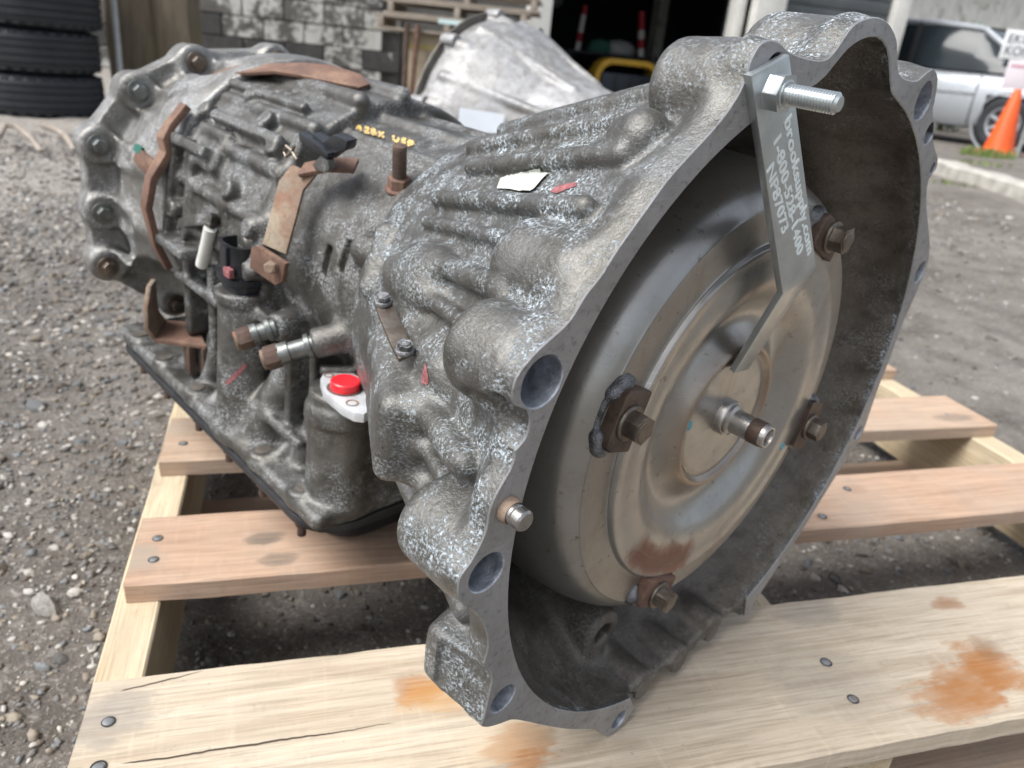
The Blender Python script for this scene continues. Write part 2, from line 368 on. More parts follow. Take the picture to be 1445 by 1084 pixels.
# ------------------------------------------------------------------ signed-distance modelling for the castings
import openvdb as vdb
class Grid:
    def __init__(s, lo, hi, h):
        s.lo = np.array(lo, float); s.h = h; s.n = np.ceil((np.array(hi) - s.lo) / h).astype(int) + 1
        s.a = np.full(s.n, 0.05, np.float32)
    def sub(s, lo, hi):
        i0 = np.clip(np.floor((np.array(lo) - s.lo) / s.h).astype(int), 0, s.n); i1 = np.clip(np.ceil((np.array(hi) - s.lo) / s.h).astype(int) + 1, 0, s.n)
        sl = tuple(slice(a, b) for a, b in zip(i0, i1))
        ax = [(s.lo[k] + s.h * np.arange(i0[k], i1[k])).astype(np.float32) for k in range(3)]
        return sl, ax[0][:, None, None], ax[1][None, :, None], ax[2][None, None, :]
    def op(s, f, lo=None, hi=None, k=0.0, mode='u'):
        lo = s.lo if lo is None else np.array(lo) - k - 2.5 * s.h; hi = (s.lo + s.h * s.n) if hi is None else np.array(hi) + k + 2.5 * s.h
        sl, X, Y, Z = s.sub(lo, hi)
        if min(x.size for x in (X, Y, Z)) == 0: return
        d = f(X, Y, Z).astype(np.float32); a = s.a[sl]
        if mode == 's': d = -d
        sg = 1.0 if mode == 'u' else -1.0
        a_, d_ = a * sg, d * sg
        if k > 0:
            hh = np.maximum(k - np.abs(a_ - d_), 0) / k; r = np.minimum(a_, d_) - hh * hh * k * 0.25
        else: r = np.minimum(a_, d_)
        s.a[sl] = r * sg
    # primitives
    def cap(s, p, q, r, r2=None, k=0.008, mode='u'):
        p, q = np.array(p, float), np.array(q, float); r2 = r if r2 is None else r2; R = max(r, r2); pq = q - p; L2 = float(pq @ pq) + 1e-12
        def f(X, Y, Z):
            t = np.clip(((X - p[0]) * pq[0] + (Y - p[1]) * pq[1] + (Z - p[2]) * pq[2]) / L2, 0, 1)
            return np.sqrt((X - p[0] - t * pq[0]) ** 2 + (Y - p[1] - t * pq[1]) ** 2 + (Z - p[2] - t * pq[2]) ** 2) - (r + (r2 - r) * t)
        s.op(f, np.minimum(p, q) - R, np.maximum(p, q) + R, k, mode)
    def cyl(s, p, q, r, r2=None, k=0.006, rd=0.003, mode='u'):
        p, q = np.array(p, float), np.array(q, float); r2 = r if r2 is None else r2; R = max(r, r2); pq = q - p; L = float(np.linalg.norm(pq)); u = pq / L
        def f(X, Y, Z):
            t = (X - p[0]) * u[0] + (Y - p[1]) * u[1] + (Z - p[2]) * u[2]
            rad = np.sqrt(np.maximum((X - p[0]) ** 2 + (Y - p[1]) ** 2 + (Z - p[2]) ** 2 - t * t, 0))
            dx = rad - (r + (r2 - r) * np.clip(t / L, 0, 1)) + rd; dy = np.abs(t - L / 2) - L / 2 + rd
            return np.minimum(np.maximum(dx, dy), 0) + np.sqrt(np.maximum(dx, 0) ** 2 + np.maximum(dy, 0) ** 2) - rd
        s.op(f, np.minimum(p, q) - R, np.maximum(p, q) + R, k, mode)
    def box(s, c, size, rot=None, rd=0.004, k=0.006, mode='u'):
        c = np.array(c, float); hs_ = np.array(size, float) / 2; Rm = np.eye(3) if rot is None else np.array(rot.to_3x3() if hasattr(rot, 'to_3x3') else rot)
        ext = np.abs(Rm) @ hs_
        def f(X, Y, Z):
            x, y, z = X - c[0], Y - c[1], Z - c[2]
            q = [np.abs(Rm[0][i] * x + Rm[1][i] * y + Rm[2][i] * z) - hs_[i] + rd for i in range(3)]
            return np.minimum(np.maximum(np.maximum(q[0], q[1]), q[2]), 0) + np.sqrt(sum(np.maximum(v, 0) ** 2 for v in q)) - rd
        s.op(f, c - ext, c + ext, k, mode)
    def ell(s, c, rad, k=0.008, mode='u'):
        c = np.array(c, float); rad = np.array(rad, float)
        def f(X, Y, Z):
            k0 = np.sqrt(((X - c[0]) / rad[0]) ** 2 + ((Y - c[1]) / rad[1]) ** 2 + ((Z - c[2]) / rad[2]) ** 2)
            k1 = np.sqrt(((X - c[0]) / rad[0] ** 2) ** 2 + ((Y - c[1]) / rad[1] ** 2) ** 2 + ((Z - c[2]) / rad[2] ** 2) ** 2)
            return k0 * (k0 - 1) / np.maximum(k1, 1e-6)
        s.op(f, c - rad, c + rad, k, mode)
    def rev(s, prof, k=0.006, mode='u', wob=0.0):
        z, r = np.array([p[0] for p in prof]), np.array([p[1] for p in prof])
        o = np.argsort(z); z, r = z[o], r[o]; R = r.max()
        def f(X, Y, Z):
            zz = Z.ravel(); Rz = np.interp(zz, z, r); sl_ = np.gradient(Rz, zz); cs = 1 / np.sqrt(1 + np.clip(sl_, -2.5, 2.5) ** 2)
            d = (np.sqrt(X * X + Y * Y) - Rz[None, None, :]) * cs[None, None, :]
            return np.maximum(d, np.maximum(z[0] - Z, Z - z[-1]))
        s.op(f, (-R, -R, z[0]), (R, R, z[-1]), k, mode)
    def mesh(s, name):
        b = 3 * s.h
        g = vdb.FloatGrid(background=b); arr = np.clip(s.a, -b, b)
        arr[0] = b; arr[-1] = b; arr[:, 0] = b; arr[:, -1] = b; arr[:, :, 0] = b; arr[:, :, -1] = b
        g.copyFromArray(np.ascontiguousarray(arr))
        pts, quads = g.convertToQuads(isovalue=0.0)
        pts = pts * s.h + s.lo
        me = bpy.data.meshes.new(name)
        me.vertices.add(len(pts)); me.vertices.foreach_set('co', pts.astype(np.float32).ravel())
        nq = len(quads); me.loops.add(nq * 4); me.loops.foreach_set('vertex_index', quads[:, ::-1].astype(np.int32).ravel())
        me.polygons.add(nq); me.polygons.foreach_set('loop_start', np.arange(0, nq * 4, 4, dtype=np.int32)); me.polygons.foreach_set('loop_total', np.full(nq, 4, np.int32))
        me.update(calc_edges=True); me.validate()
        print(name, 'quads', nq, 't', round(time.time() - T0, 1))
        return me
def poly_sdf(poly, X, Y):
    """signed distance to a polygon on a 2-D grid"""
    d = np.full(np.broadcast(X, Y).shape, 1e9); sgn = np.ones_like(d); n = len(poly); j = n - 1
    for i in range(n):
        a, b = poly[i], poly[j]; ex, ey = b[0] - a[0], b[1] - a[1]; wx, wy = X - a[0], Y - a[1]
        t = np.clip((wx * ex + wy * ey) / (ex * ex + ey * ey + 1e-15), 0, 1); bx, by = wx - ex * t, wy - ey * t
        d = np.minimum(d, bx * bx + by * by)
        c1, c2, c3 = Y >= a[1], Y < b[1], ex * wy > ey * wx
        fl = (c1 & c2 & c3) | (~c1 & ~c2 & ~c3); sgn = np.where(fl, -sgn, sgn); j = i
    return sgn * np.sqrt(d)
def sstep(a, b, x):
    t = np.clip((x - a) / (b - a), 0, 1); return t * t * (3 - 2 * t)
# ------------------------------------------------------------------ ground
GZ = -0.126
def vnoise(x, y, f, seed):
    xi, yi = np.floor(x * f).astype(np.int64), np.floor(y * f).astype(np.int64); xf, yf = x * f - xi, y * f - yi
    def hsh(a, b):
        n = (a * 374761393 + b * 668265263 + seed * 974711) & 0x7fffffff; n = ((n ^ (n >> 13)) * 1274126177) & 0x7fffffff
        return (n & 0xffff) / 65535.0
    u, v = xf * xf * (3 - 2 * xf), yf * yf * (3 - 2 * yf)
    return (hsh(xi, yi) * (1 - u) + hsh(xi + 1, yi) * u) * (1 - v) + (hsh(xi, yi + 1) * (1 - u) + hsh(xi + 1, yi + 1) * u) * v
def gz(x, y):
    x, y = np.asarray(x, float), np.asarray(y, float)
    d = (vnoise(x, y, 1.7, 1) - .5) * .030 + (vnoise(x, y, 6, 2) - .5) * .016 + (vnoise(x, y, 19, 3) - .5) * .010 + (vnoise(x, y, 55, 4) - .5) * .005
    far = 1 / (1 + np.maximum(np.hypot(x, y) - 4, 0) * .3)
    inp = np.clip(1 - np.maximum(np.abs(x - .39) - .58, np.abs(y - .87) - .72) / .15, 0, 1)
    z = GZ + d * far
    return z * (1 - inp) + np.minimum(z * .5 + GZ * .5 - .004, GZ + .001) * inp
xs = np.concatenate([-np.geomspace(150, 2.2, 22), np.arange(-2.15, 4.2, .026), np.geomspace(4.25, 150, 24)])
ys = np.concatenate([-np.geomspace(60, .35, 14), np.arange(-.3, 4.6, .026), np.geomspace(4.65, 200, 26)])
X, Y = np.meshgrid(xs, ys, indexing='ij'); Z = gz(X, Y); nx, ny = len(xs), len(ys)
me = bpy.data.meshes.new('ground'); idx = np.arange(nx * ny).reshape(nx, ny)
me.from_pydata(np.stack([X, Y, Z], -1).reshape(-1, 3).tolist(), [], np.stack([idx[:-1, :-1], idx[1:, :-1], idx[1:, 1:], idx[:-1, 1:]], -1).reshape(-1, 4).tolist())
def ground_mat():
    b = NB('dirt'); big = b.noise(1.3, 5, 0.6); mid = b.noise(9, 6, 0.65); fine = b.noise(70, 6, 0.7); gr = b.noise(260, 4, 0.6)
    c = b.mix(b.ramp(big, [(0.38, 0.0), (0.64, 1.0)]), (0.125, 0.112, 0.099), (0.205, 0.190, 0.172))
    c = b.mix(b.math('MULTIPLY', b.ramp(mid, [(0.42, 0.0), (0.66, 1.0)]), 0.7), c, (0.070, 0.060, 0.052))
    c = b.mix(b.math('MULTIPLY', b.ramp(fine, [(0.52, 0.0), (0.68, 1.0)]), 0.75), c, (0.27, 0.25, 0.225))
    c = b.mix(b.math('MULTIPLY', b.ramp(gr, [(0.58, 0.0), (0.66, 1.0)]), 0.6), c, (0.40, 0.38, 0.35))
    c = b.mix(b.math('MULTIPLY', b.ramp(gr, [(0.30, 1.0), (0.40, 0.0)]), 0.7), c, (0.055, 0.047, 0.04))
    # a paler apron of crushed stone over towards the tyres
    s = b.sep(); ap = b.math('ADD', b.math('MULTIPLY', s[0], -1.0), b.math('MULTIPLY', b.math('SUBTRACT', mid, 0.5), 1.2))
    ap = b.math('MULTIPLY', b.ramp(ap, [(0.10, 0.0), (0.55, 1.0)]), b.ramp(b.math('MULTIPLY', s[1], 0.1), [(0.17, 0.0), (0.25, 1.0)]))
    c = b.mix(b.math('MULTIPLY', b.math('MULTIPLY', ap, 0.75), b.ramp(fine, [(0.38, 0.1), (0.6, 1.0)])), c, (0.40, 0.375, 0.34))
    nr = b.bump(mid, 0.5, 0.01); nr = b.bump(fine, 0.9, 0.006, nr); nr = b.bump(gr, 0.8, 0.002, nr)
    return b.set(c, 0.9, 0.0, nr, 0.25)
ground = tag(link('ground', me, None, ground_mat(), True), kind='structure')

# stones: the larger ones each on their own, the rest as one spread of gravel
def stone_mats():
    out = []
    for nm, c in (('stone_grey', (0.17, 0.162, 0.153)), ('stone_tan', (0.27, 0.235, 0.19)), ('stone_pale', (0.40, 0.385, 0.355)), ('stone_blue', (0.19, 0.20, 0.205)), ('stone_brown', (0.14, 0.115, 0.095)), ('stone_white', (0.52, 0.50, 0.46))):
        b = NB(nm); g = b.noise(3.2, 5, 0.65); cc = b.mix(b.ramp(g, [(0.35, 0.0), (0.7, 1.0)]), c, tuple(v * 0.55 for v in c))
        out.append(b.set(cc, 0.85, 0.0, b.bump(b.noise(9, 5, .6), 0.5, 0.08), 0.3))
    return out
SM = stone_mats()
def stone_mesh(sub, seed):
    bm = bmesh.new(); bmesh.ops.create_icosphere(bm, subdivisions=sub, radius=1.0); r = random.Random(seed)
    pl = [(Vector((r.gauss(0, 1), r.gauss(0, 1), r.gauss(0, 1))).normalized(), r.uniform(.35, .8)) for _ in range(12)]
    for v in bm.verts:
        for n_, d_ in pl:
            e = v.co.dot(n_) - d_
            if e > 0: v.co -= n_ * e * .9
        v.co *= r.uniform(.93, 1.07)
    return bm
SV = []
for i in range(18):
    bm = stone_mesh(2, 100 + i); me = bpy.data.meshes.new('stone'); bm.to_mesh(me); bm.free(); me.materials.append(SM[[0, 1, 2, 3, 4, 0, 2, 3, 1][i % 9] if i != 7 else 5])
    me.polygons.foreach_set('use_smooth', [True] * len(me.polygons)); me.set_sharp_from_angle(angle=math.radians(18)); SV.append(me)
def clear_of_pallet(x, y, m=.02): return not (-.12 - m < x < .895 + m and .26 - m < y < 1.46 + m)
rs = random.Random(5); nst = 0
while nst < 290:
    u = rs.random()
    if u < .62: x = -.13 - abs(rs.gauss(0, .42)); y = rs.uniform(.25, 2.3)
    elif u < .74: x = rs.uniform(-.08, .85); y = rs.choice([rs.uniform(.415, .505), rs.uniform(.6, .69), rs.uniform(.79, .87)])
    elif u < .86: x = rs.uniform(-1.6, -.2); y = rs.uniform(2.0, 3.4)
    else: x = rs.uniform(.9, 2.8); y = rs.uniform(.6, 2.6)
    inside = not clear_of_pallet(x, y)
    sz = rs.uniform(.0040, .0095) * (1.6 if rs.random() < .14 and not inside else 1.0) * max(1, .55 + .5 * math.hypot(x, y) / 1.0)
    sz = min(sz, .028 if not inside else .010)
    o = bpy.data.objects.new('stone', rs.choice(SV)); COL.objects.link(o); o.parent = ground
    o.location = (x, y, float(gz(x, y)) + sz * .10); o.scale = (sz * rs.uniform(.85, 1.5), sz * rs.uniform(.7, 1.15), sz * rs.uniform(.5, .85)); o.rotation_euler = (rs.uniform(-.3, .3), rs.uniform(-.3, .3), rs.uniform(0, 6.28)); nst += 1
def gravel(n, region, s0, s1, name, seed):
    r = np.random.default_rng(seed); bases = []
    for i in range(8):
        bm = stone_mesh(1, 300 + i); bm.verts.ensure_lookup_table(); bases.append((np.array([v.co[:] for v in bm.verts]), np.array([[v.index for v in f.verts] for f in bm.faces]))); bm.free()
    V = []; F = []; MI = []; off = 0
    P = region(r, n)
    zz = gz(P[:, 0], P[:, 1])
    for i in range(len(P)):
        bv, bf = bases[r.integers(8)]; dist = math.hypot(*P[i]); s_ = (s0 + (s1 - s0) * r.random() ** 2.2) * max(1, .6 + .42 * dist)
        a = r.random() * 6.28; ca, sa = math.cos(a), math.sin(a); sc = np.array([r.uniform(.8, 1.5), r.uniform(.7, 1.1), r.uniform(.5, .9)]) * s_
        q = bv * sc; q = np.stack([q[:, 0] * ca - q[:, 1] * sa, q[:, 0] * sa + q[:, 1] * ca, q[:, 2]], 1) + [P[i, 0], P[i, 1], zz[i] + s_ * .08]
        V.append(q); F.append(bf + off); off += len(bv); MI.append(np.full(len(bf), r.choice(6, p=[.28, .18, .19, .15, .14, .06])))
    V = np.concatenate(V); F = np.concatenate(F); MI = np.concatenate(MI)
    me = bpy.data.meshes.new(name); me.vertices.add(len(V)); me.vertices.foreach_set('co', V.astype(np.float32).ravel()); nf = len(F)
    me.loops.add(nf * 3); me.loops.foreach_set('vertex_index', F.astype(np.int32).ravel()); me.polygons.add(nf)
    me.polygons.foreach_set('loop_start', np.arange(0, nf * 3, 3, dtype=np.int32)); me.polygons.foreach_set('loop_total', np.full(nf, 3, np.int32)); me.polygons.foreach_set('material_index', MI.astype(np.int32)); me.update(calc_edges=True)
    return tag(link(name, me, ground, SM), kind='stuff')
def reg_near(r, n):
    k = n // 10
    L = [np.stack([-.12 - np.abs(r.normal(0, .45, 5 * k)), r.uniform(.1, 2.6, 5 * k)], 1), np.stack([r.uniform(-.12, .9, 2 * k), r.uniform(.2, 1.5, 2 * k)], 1), np.stack([r.uniform(.85, 3.6, k), r.uniform(.3, 3.6, k)], 1), np.stack([r.uniform(-1.9, -.1, 2 * k), r.uniform(1.8, 3.9, 2 * k)], 1)]
    return np.concatenate(L)
gravel(50000, reg_near, .0011, .0050, 'gravel', 11)
gravel(7000, reg_near, .0040, .0088, 'coarse_gravel', 12)

# ------------------------------------------------------------------ block wall and garage front, about nine metres off
FY = 9.0
def fx(px, py=60): return at_y(px, py, FY).x
def peeling(name, under, paint, amount, seed=0.0):
    b = NB(name); gp_ = b.n('ShaderNodeNewGeometry').outputs['Position']; v = b.map((1, 1, 1), loc=(seed, seed, seed), src=gp_); g = b.noise(2.3, 6, 0.68, vec=v, dist=0.6); f = b.noise(16, 6, 0.7, vec=v); st = b.noise(3.5, 4, 0.6, vec=b.map((3.5, 3.5, 0.7), loc=(seed, 0, 0), src=gp_))
    m = b.math('ADD', b.math('MULTIPLY', g, 0.62), b.math('MULTIPLY', f, 0.38))
    mask = b.ramp(m, [(amount - .03, 0.0), (amount + .03, 1.0)])
    u = b.mix(b.ramp(f, [(0.35, 0.0), (0.7, 1.0)]), under, tuple(c * 0.6 for c in under))
    p = b.mix(b.math('MULTIPLY', b.ramp(st, [(0.45, 0.0), (0.75, 1.0)]), 0.6), paint, (0.38, 0.36, 0.30))
    return b.set(b.mix(mask, u, p), 0.85, 0.0, b.bump(mask, 0.4, 0.01), 0.25)
M['block'] = [peeling('painted_block', u_, (0.56, 0.555, 0.52), a, 0) for a, u_ in ((.53, (.15, .142, .13)), (.515, (.13, .124, .115)), (.555, (.16, .145, .125)), (.50, (.14, .135, .125)), (.62, (.085, .083, .08)))]
M['mortar'] = plain('mortar', (0.13, 0.125, 0.115), 0.95, 0, 0.2, 20)
M['white_paint'] = peeling('weathered_white_paint', (0.30, 0.28, 0.24), (0.72, 0.72, 0.69), .36, 2.0)
M['white_trim'] = plain('white_trim_paint', (0.68, 0.68, 0.64), 0.6, 0, 0.12, 6)
M['dark_room'] = plain('dark_room_shade', (0.012, 0.014, 0.018), 0.8, 0, 0.3, 4)  # near-black colour stands in for the darkness inside the unlit garage
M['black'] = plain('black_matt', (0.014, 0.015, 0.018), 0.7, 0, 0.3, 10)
XL, XR = -4.2, fx(566)
wall = empty('block_wall', Matrix.Translation((0, FY, GZ)), 'grey block wall with peeling white paint behind the transmission', 'wall')
b = MB(); b.box(((XL + XR) / 2, .12, 1.29), (XR - XL - .01, .17, 2.62)); b.build('mortar_core', [M['mortar']], wall, smooth=None)
bmeshes = []
for i in range(6):
    b = MB(); b.box((0, 0, 0), (.386, .15, .188)); me = b.mesh('block'); bm = bmesh.new(); bm.from_mesh(me); bmesh.ops.bevel(bm, geom=bm.edges[:], offset=.006, segments=1, affect='EDGES'); bm.to_mesh(me); bm.free(); bmeshes.append(me)
rb_ = random.Random(2)
bm_by = []
for i in range(5):
    for me0 in bmeshes[:1]:
        me = me0.copy(); me.materials.append(M['block'][i]); bm_by.append(me)
row = 0; z = .1
while z < 2.6:
    x = XL + .2 + (.2 if row % 2 else 0)
    while x < XR - .19:
        o = bpy.data.objects.new('block', bm_by[rb_.choice([0, 0, 1, 1, 2, 3, 4, 4])]); COL.objects.link(o); o.parent = wall; o.location = (x, rb_.uniform(-.004, .004), z); x += .4
    z += .2; row += 1

GX0, GX1 = fx(774, 40), fx(1040, 20); PX0, PX1 = fx(1052, 20), fx(1093, 20); DX1 = fx(1262, 20)
gar = empty('garage', Matrix.Translation((0, FY, GZ)), 'garage with a dark open doorway framed by white painted jambs', 'building')
def gbox(name, x0, x1, y0, y1, z0, z1, mat, parent=None, bevel=0.004):
    b = MB(); b.box(((x0 + x1) / 2, (y0 + y1) / 2, (z0 + z1) / 2), (x1 - x0, y1 - y0, z1 - z0)); return b.build(name, [mat], parent or gar, bevel=bevel)
XJ = fx(741, 40)
gbox('pier', XR + .01, XJ - .005, .02, .25, 0, 2.6, M['mortar'])
gbox('door_jamb', XJ, GX0, -.06, .22, 0, 2.6, M['white_paint'])
gbox('door_jamb', GX1, fx(1050, 20), -.02, .22, 0, 2.6, M['white_trim'])
gbox('lintel', XJ, DX1 + .2, -.02, .22, 2.605, 3.6, M['white_paint'])
gbox('upper_wall', XL, XJ - .005, .0, .22, 2.605, 3.6, M['mortar'])
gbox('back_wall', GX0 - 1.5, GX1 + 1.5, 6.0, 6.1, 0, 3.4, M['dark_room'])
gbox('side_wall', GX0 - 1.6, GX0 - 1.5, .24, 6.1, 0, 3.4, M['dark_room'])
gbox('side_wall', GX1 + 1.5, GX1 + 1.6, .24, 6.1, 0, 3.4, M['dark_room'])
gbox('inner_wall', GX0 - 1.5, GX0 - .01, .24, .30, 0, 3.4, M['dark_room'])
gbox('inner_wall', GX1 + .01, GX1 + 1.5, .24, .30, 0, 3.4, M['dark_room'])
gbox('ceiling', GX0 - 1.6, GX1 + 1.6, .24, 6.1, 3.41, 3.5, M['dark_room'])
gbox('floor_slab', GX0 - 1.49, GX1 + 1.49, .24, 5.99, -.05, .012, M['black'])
gbox('roof', XL, DX1 + .3, -.1, 6.3, 3.62, 3.75, M['mortar'])
door = gbox('roller_door', PX1 + .01, DX1, .10, .14, 0, 2.6, plain('grey_door_paint', (.10, .115, .12), .5, .2, .2, 3))
for k in range(16):
    gbox('door_slat', PX1 + .03, DX1 - .02, .075, .10, .02 + k * .155, .16 + k * .155, plain('grey_slat', (.16, .18, .19), .45, .3, .2, 3) if k == 0 else bpy.data.materials['grey_slat'] if k < 7 else bpy.data.materials['grey_door_paint'], door)
gbox('door_post_base', DX1, DX1 + .2, -.02, .22, 0, 2.6, M['white_trim'])
post = gbox('white_post', PX0, PX1, -.22, -.08, 0, 3.4, M['white_trim'], None, .01); post.parent = None; post.location = (0, FY, GZ); tag(post, 'square white post standing right of the dark garage doorway', 'post')
# pale building behind the parked car
pw = empty('painted_building', Matrix.Translation((14, 14.2, GZ)), 'long pale building wall with flaking white paint behind the silver car', 'building')
b = MB(); b.box((0, 0, 1.75), (15, .3, 3.5)); b.build('wall', [peeling('flaking_wall', (0.42, 0.40, 0.34), (0.74, 0.745, 0.70), .42, 9.0)], pw)
b = MB(); b.box((0, -.25, 3.57), (15.6, 1.0, .12)); b.build('eave', [M['white_trim']], pw)
b = MB(); b.cyl((-2.95, -.2, 0), (-2.95, -.2, 3.4), .05); b.build('drain_pipe', [M['rust_tan']], pw)
# kerb to the right
k0, k1 = at_z(1318, 222, GZ + .1), at_z(1470, 262, GZ + .1); d = (k1 - k0); d.z = 0; k0 = k0 - d * .35; k1 = k1 + d * 1.2; d = (k1 - k0)
b = MB(); q = Vector((d.y, -d.x, 0)).normalized() * .09
L = 26
vs = []
for i in range(L + 1):
    p = k0.lerp(k1, i / L); wob = Vector((random.uniform(-.012, .012), random.uniform(-.012, .012), random.uniform(-.012, .004)))
    for s_, z_ in ((-1, -.14), (-1, -.015), (-.8, 0), (.8, 0), (1, -.015), (1, -.14)): vs.append(p + q * s_ + Vector((0, 0, z_)) + wob)
b.add(vs, [(i * 6 + k, i * 6 + k + 1, i * 6 + 7 + k, i * 6 + 6 + k) for i in range(L) for k in range(5)])
tag(b.build('kerb', [plain('weathered_concrete', (.40, .385, .35), .9, 0, .25, 12, .5)], None), kind='structure')

# ------------------------------------------------------------------ the pallet under the transmission
PX_L, PX_R = -.1215, .895
PAL = empty('pallet', Matrix.Translation((PX_L, .277, 0)), 'pale wooden pallet carrying the transmission, rust stains on its front board', 'pallet')
def board(name, x0, x1, y0, y1, ztop, th, mat, parent, seed, nail_x=(), nails=(), sx=36, axis='x'):
    r = random.Random(seed); cx, cy = (x0 + x1) / 2, (y0 + y1) / 2; wl, wd = x1 - x0, y1 - y0
    prof = []; c_ = .0016
    for a, z_ in ((-1, -th), (-1, -c_), (-1 + c_ * 2 / wd, 0), (-.5, 0), (0, 0), (.5, 0), (1 - c_ * 2 / wd, 0), (1, -c_), (1, -th)): prof.append((a * wd / 2, z_))
    vs = []; m = len(prof); jy = [0, 0]; jz = 0
    for i in range(sx + 1):
        x = -wl / 2 + wl * i / sx; jy = [jy[0] * .7 + r.gauss(0, .0005), jy[1] * .7 + r.gauss(0, .0005)]; jz = jz * .8 + r.gauss(0, .00015)
        for k, (y, z_) in enumerate(prof):
            e = jy[0] if k < 3 else jy[1] if k > 5 else 0
            ex = r.gauss(0, .0006) if i in (0, sx) else 0
            vs.append((x + ex, y + e, z_ + (jz if z_ > -th * .9 else 0)))
    fs = [(i * m + k, i * m + (k + 1) % m, (i + 1) * m + (k + 1) % m, (i + 1) * m + k) for i in range(sx) for k in range(m)]
    fs += [tuple(range(m))[::-1], tuple(sx * m + k for k in range(m))]
    b = MB(); b.add(vs, fs); o = b.build(name, [mat], parent, smooth='auto', angle=30)
    o.location = Vector((cx, cy, ztop)) - (PAL.matrix_world.translation if parent is PAL else Vector())
    for (nx_, ny_) in nails:
        b = MB(); m_ = frame((nx_ - cx, ny_ - cy, 0), (r.uniform(-.12, .12), r.uniform(-.12, .12), 1)); rr = r.uniform(.0029, .0035)
        b.lathe([(0, .0007), (rr * .8, .0007), (rr, .0003), (rr, -.003)], 14, m_); b.build('nail', [M['nail']], o)
        b = MB(); b.lathe([(rr, .00035), (rr * 1.35, .00035)], 14, frame((nx_ - cx + .0004, ny_ - cy, 0), (0, 0, 1))); b.build('nail_ring', [M['black']], o)  # flat black ring around the nail head
    return o
M['nail'] = plain('galvanised_nail', (.20, .205, .215), .6, .3, .2, 200)
def lp(px, py, z, cx, cy): p = at_z(px, py, z); return (p.x - cx, p.y - cy)
cx1, cy1 = (PX_L + PX_R) / 2, (.277 + .4125) / 2
OR, BR_, GY = (.33, .135, .036), (.20, .11, .055), (.20, .19, .175)
st = []
for px, py, r, stt, c_, am in ((1395, 940, .026, 1.0, OR, .85), (1352, 985, .018, 2.0, OR, .75), (1372, 962, .020, 1.5, OR, .7), (1395, 915, .014, 1.0, BR_, .45), (592, 972, .013, 1.2, OR, .75), (620, 985, .014, 1.6, (.50, .27, .09), .5), (735, 1060, .018, 1.1, OR, .85), (760, 1035, .010, 1.2, BR_, .5), (1338, 850, .007, 2.2, (.26, .12, .05), .7), (160, 1015, .022, 1.0, GY, .6), (1140, 860, .018, 1.6, GY, .45), (700, 1050, .02, 1.5, (.62, .5, .35), .35), (1165, 960, .03, 1.4, GY, .28)):
    st.append((*lp(px, py, 0, cx1, cy1), r * 1.15, stt, c_, am * .95))
ck = []
for a, c_, wd in (((170, 976), (290, 945), .0007), ((170, 1078), (560, 1022), .0008)):
    p, q = lp(*a, 0, cx1, cy1), lp(*c_, 0, cx1, cy1); ck.append((p[0], q[0], p[1], q[1], wd))
woodA = wood('pale_board_wood', (.58, .505, .40), (.40, .32, .23), st, ck)
n1 = [tuple(at_z(x, y, 0)[:2]) for x, y in ((152, 1019), (138, 1083), (1165, 935), (1203, 987))] + [(.872, .31), (.872, .375)]
board('deck_board', PX_L - .001, PX_R, .277, .4125, 0, .0165, woodA, PAL, 1, nails=n1, sx=60)
def stains_at(L, cx, cy): return [(*lp(px, py, 0, cx, cy), r, s_, c_, a_) for px, py, r, s_, c_, a_ in L]
cy2 = (.506 + .597) / 2
woodB = wood('reddish_board_wood', (.50, .345, .245), (.37, .24, .165), stains_at([(195, 785, .02, 1.0, (.30, .26, .21), .7), (375, 760, .010, 1.6, (.13, .11, .09), .7), (395, 790, .010, 1.5, (.13, .11, .09), .6), (1160, 730, .008, 1.2, (.2, .14, .1), .5), (1205, 690, .012, 1.4, (.3, .2, .14), .5)], cx1, cy2), [], .1)
n2 = [tuple(at_z(x, y, 0)[:2]) for x, y in ((222, 760), (216, 790), (1160, 729), (1195, 690))]
board('deck_board', PX_L, PX_R, .506, .597, 0, .0165, woodB, PAL, 2, nails=n2)
woodC = wood('tan_board_wood', (.51, .375, .275), (.38, .265, .185), stains_at([(255, 605, .02, 1.2, (.33, .28, .22), .6), (1345, 590, .012, 3.0, (.16, .13, .11), .6)], cx1, .7385), [], .1)
board('deck_board', PX_L - .001, PX_R + .002, .692, .785, 0, .0165, woodC, PAL, 3, nails=[tuple(at_z(258, 626, 0)[:2]), tuple(at_z(1335, 585, 0)[:2])])
for i, (y0, y1) in enumerate(((.880, .972), (1.065, 1.155), (1.31, 1.446))):
    board('deck_board', PX_L + .001, PX_R - .001 * i, y0, y1, 0, .0165, [woodC, woodB, woodC][i], PAL, 4 + i, nails=[(.872, (y0 + y1) / 2 + .02), (.872, (y0 + y1) / 2 - .02), (-.104, (y0 + y1) / 2)])
woodS = wood('weathered_stringer_wood', (.62, .52, .36), (.46, .36, .23), [], [], .12, 1.0, 'y')
def stringer(x0, x1, seed):
    r = random.Random(seed); b = MB(); L = 30; vs = []; y0, y1 = .281, 1.442; j = 0
    for i in range(L + 1):
        y = y0 + (y1 - y0) * i / L; j = j * .7 + r.gauss(0, .0004)
        for x, z in ((x0, -.106), (x0 + j, -.0185), (x0 + .0015 + j, -.0170), (x1 - .0015 + j, -.0170), (x1 + j, -.0185), (x1, -.106)): vs.append((x - PX_L, y - .277, z))
    fs = [(i * 6 + k, i * 6 + (k + 1) % 6, (i + 1) * 6 + (k + 1) % 6, (i + 1) * 6 + k) for i in range(L) for k in range(6)] + [tuple(range(6))[::-1], tuple(L * 6 + k for k in range(6))]
    b.add(vs, fs); return b.build('stringer', [woodS], PAL, smooth='auto', angle=30)
